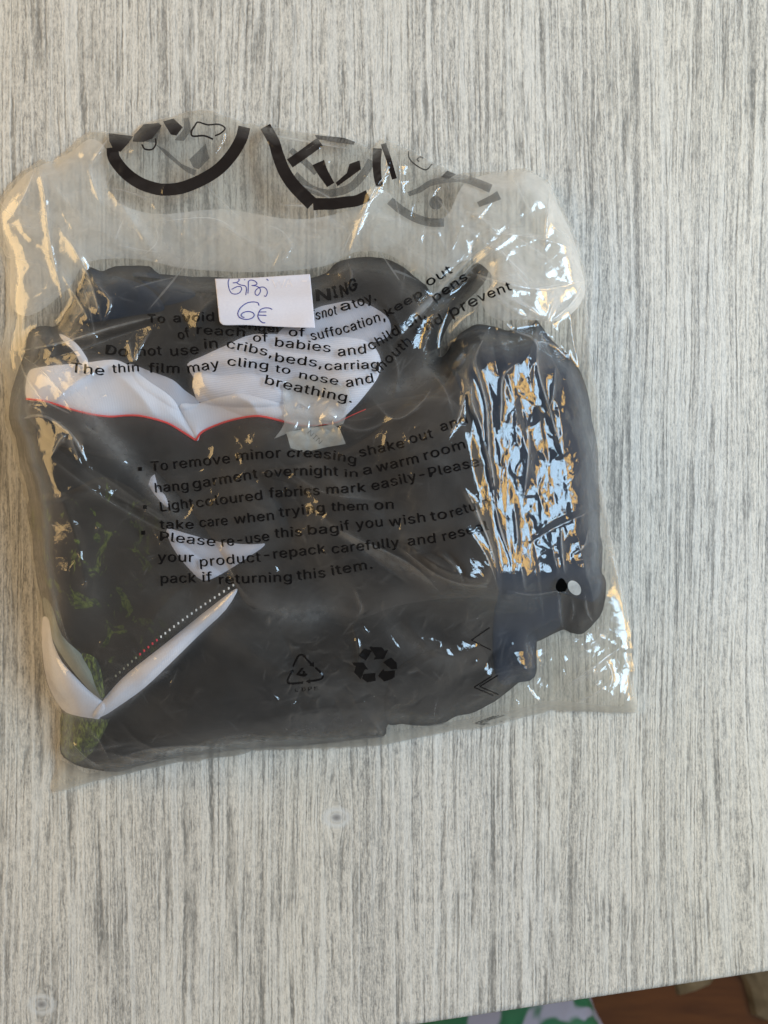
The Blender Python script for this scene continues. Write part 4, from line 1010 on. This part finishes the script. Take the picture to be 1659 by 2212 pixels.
# ------------------------------------------------------------------ price slip on the bag
Tz = blur(F, 16)
slip_o = [(464.5,602),(520,601),(570,598.5),(620,595),(669.6,592),(673,625),(677,668),(680.6,708),(630,707),(580,704.5),(530,702),(490,702.5),(481,701.5),(475.5,697),(473.6,692),(470,655),(466.5,622)]
m_s = zone(slip_o, 4) > .02
need = np.where(m_s, F-Tz, -1).max()
Tz = Tz+need*.55
Tz = np.maximum(Tz, blur(F, 5)+.0006)
Tz = blur(Tz, 4)+.0004+.0022*np.exp(-((UU-682)**2+(VV-710)**2)/60**2)+.0012*np.exp(-((UU-465)**2+(VV-600)**2)/40**2)
slip = sheet("price_slip", slip_o, Tz, 0, 1, (), None, None)
tp = NT("white_paper")
nn = tp.noise(tp.mapping((900, 900, 900)), 1, 3, .6)
slip.data.materials.append(tp.surf(tp.bsdf(tp.ramp(nn, [(.2, (.58, .56, .62)), (.8, (.64, .62, .67))]), .75, tp.bump(nn, .08, .0004))))
sol = slip.modifiers.new("paper", 'SOLIDIFY'); sol.thickness = .00018; sol.offset = -1
tag(slip, "small white paper slip with blue handwriting on the bag", "price tag")
M_pen = ink("blue_pen", (.030, .030, .20), .3, .4)
M_pale = ink("faint_print_through_paper", (.56, .52, .53), .1, .8)
c4 = dict(ox=438.9, oy=576.0, k=1/6.048)
bm = bmesh.new()
for s_ in ([(338,158),(326,210),(338,285),(370,345),(430,358),(480,335),(502,292),(488,262),(440,262),(372,296)], [(462,158),(470,178),(440,205),(388,212)], [(440,213),(488,238),(545,250),(566,290),(556,370)], [(536,172),(548,170)],
           [(590,192),(590,260),(585,350)], [(590,195),(615,175),(660,180),(690,200),(703,222),(680,240),(632,246)], [(640,246),(700,255),(742,285),(745,330),(715,373),(682,360),(682,318),(720,280),(780,265),(825,292),(838,340),(818,386),(796,378)], [(828,160),(852,182)],
           [(730,508),(712,470),(640,460),(560,480),(490,535),(455,600),(465,650),(510,680),(580,688),(640,670),(668,635),(648,600),(590,585),(530,597),(496,628),(512,655),(540,662)],
           [(902,558),(860,540),(800,540),(750,562),(722,612),(716,655),(740,700),(780,732),(810,732)], [(740,592),(825,590)], [(725,632),(825,636)]):
    stroke_bm(bm, s_, 11, n=5, **c4)
hand = to_mesh("handwriting", bm, M_pen, slip, Tz, .00016)
bm = bmesh.new()
for s_ in ([(905,170),(950,270),(990,180),(1030,270),(1075,160)], [(1080,270),(1125,160),(1165,260)], [(1100,225),(1150,222)], [(1290,190),(1360,188)]):
    stroke_bm(bm, s_, 20, smooth=False, **c4)
to_mesh("show_through", bm, M_pale, slip, Tz, .00012)
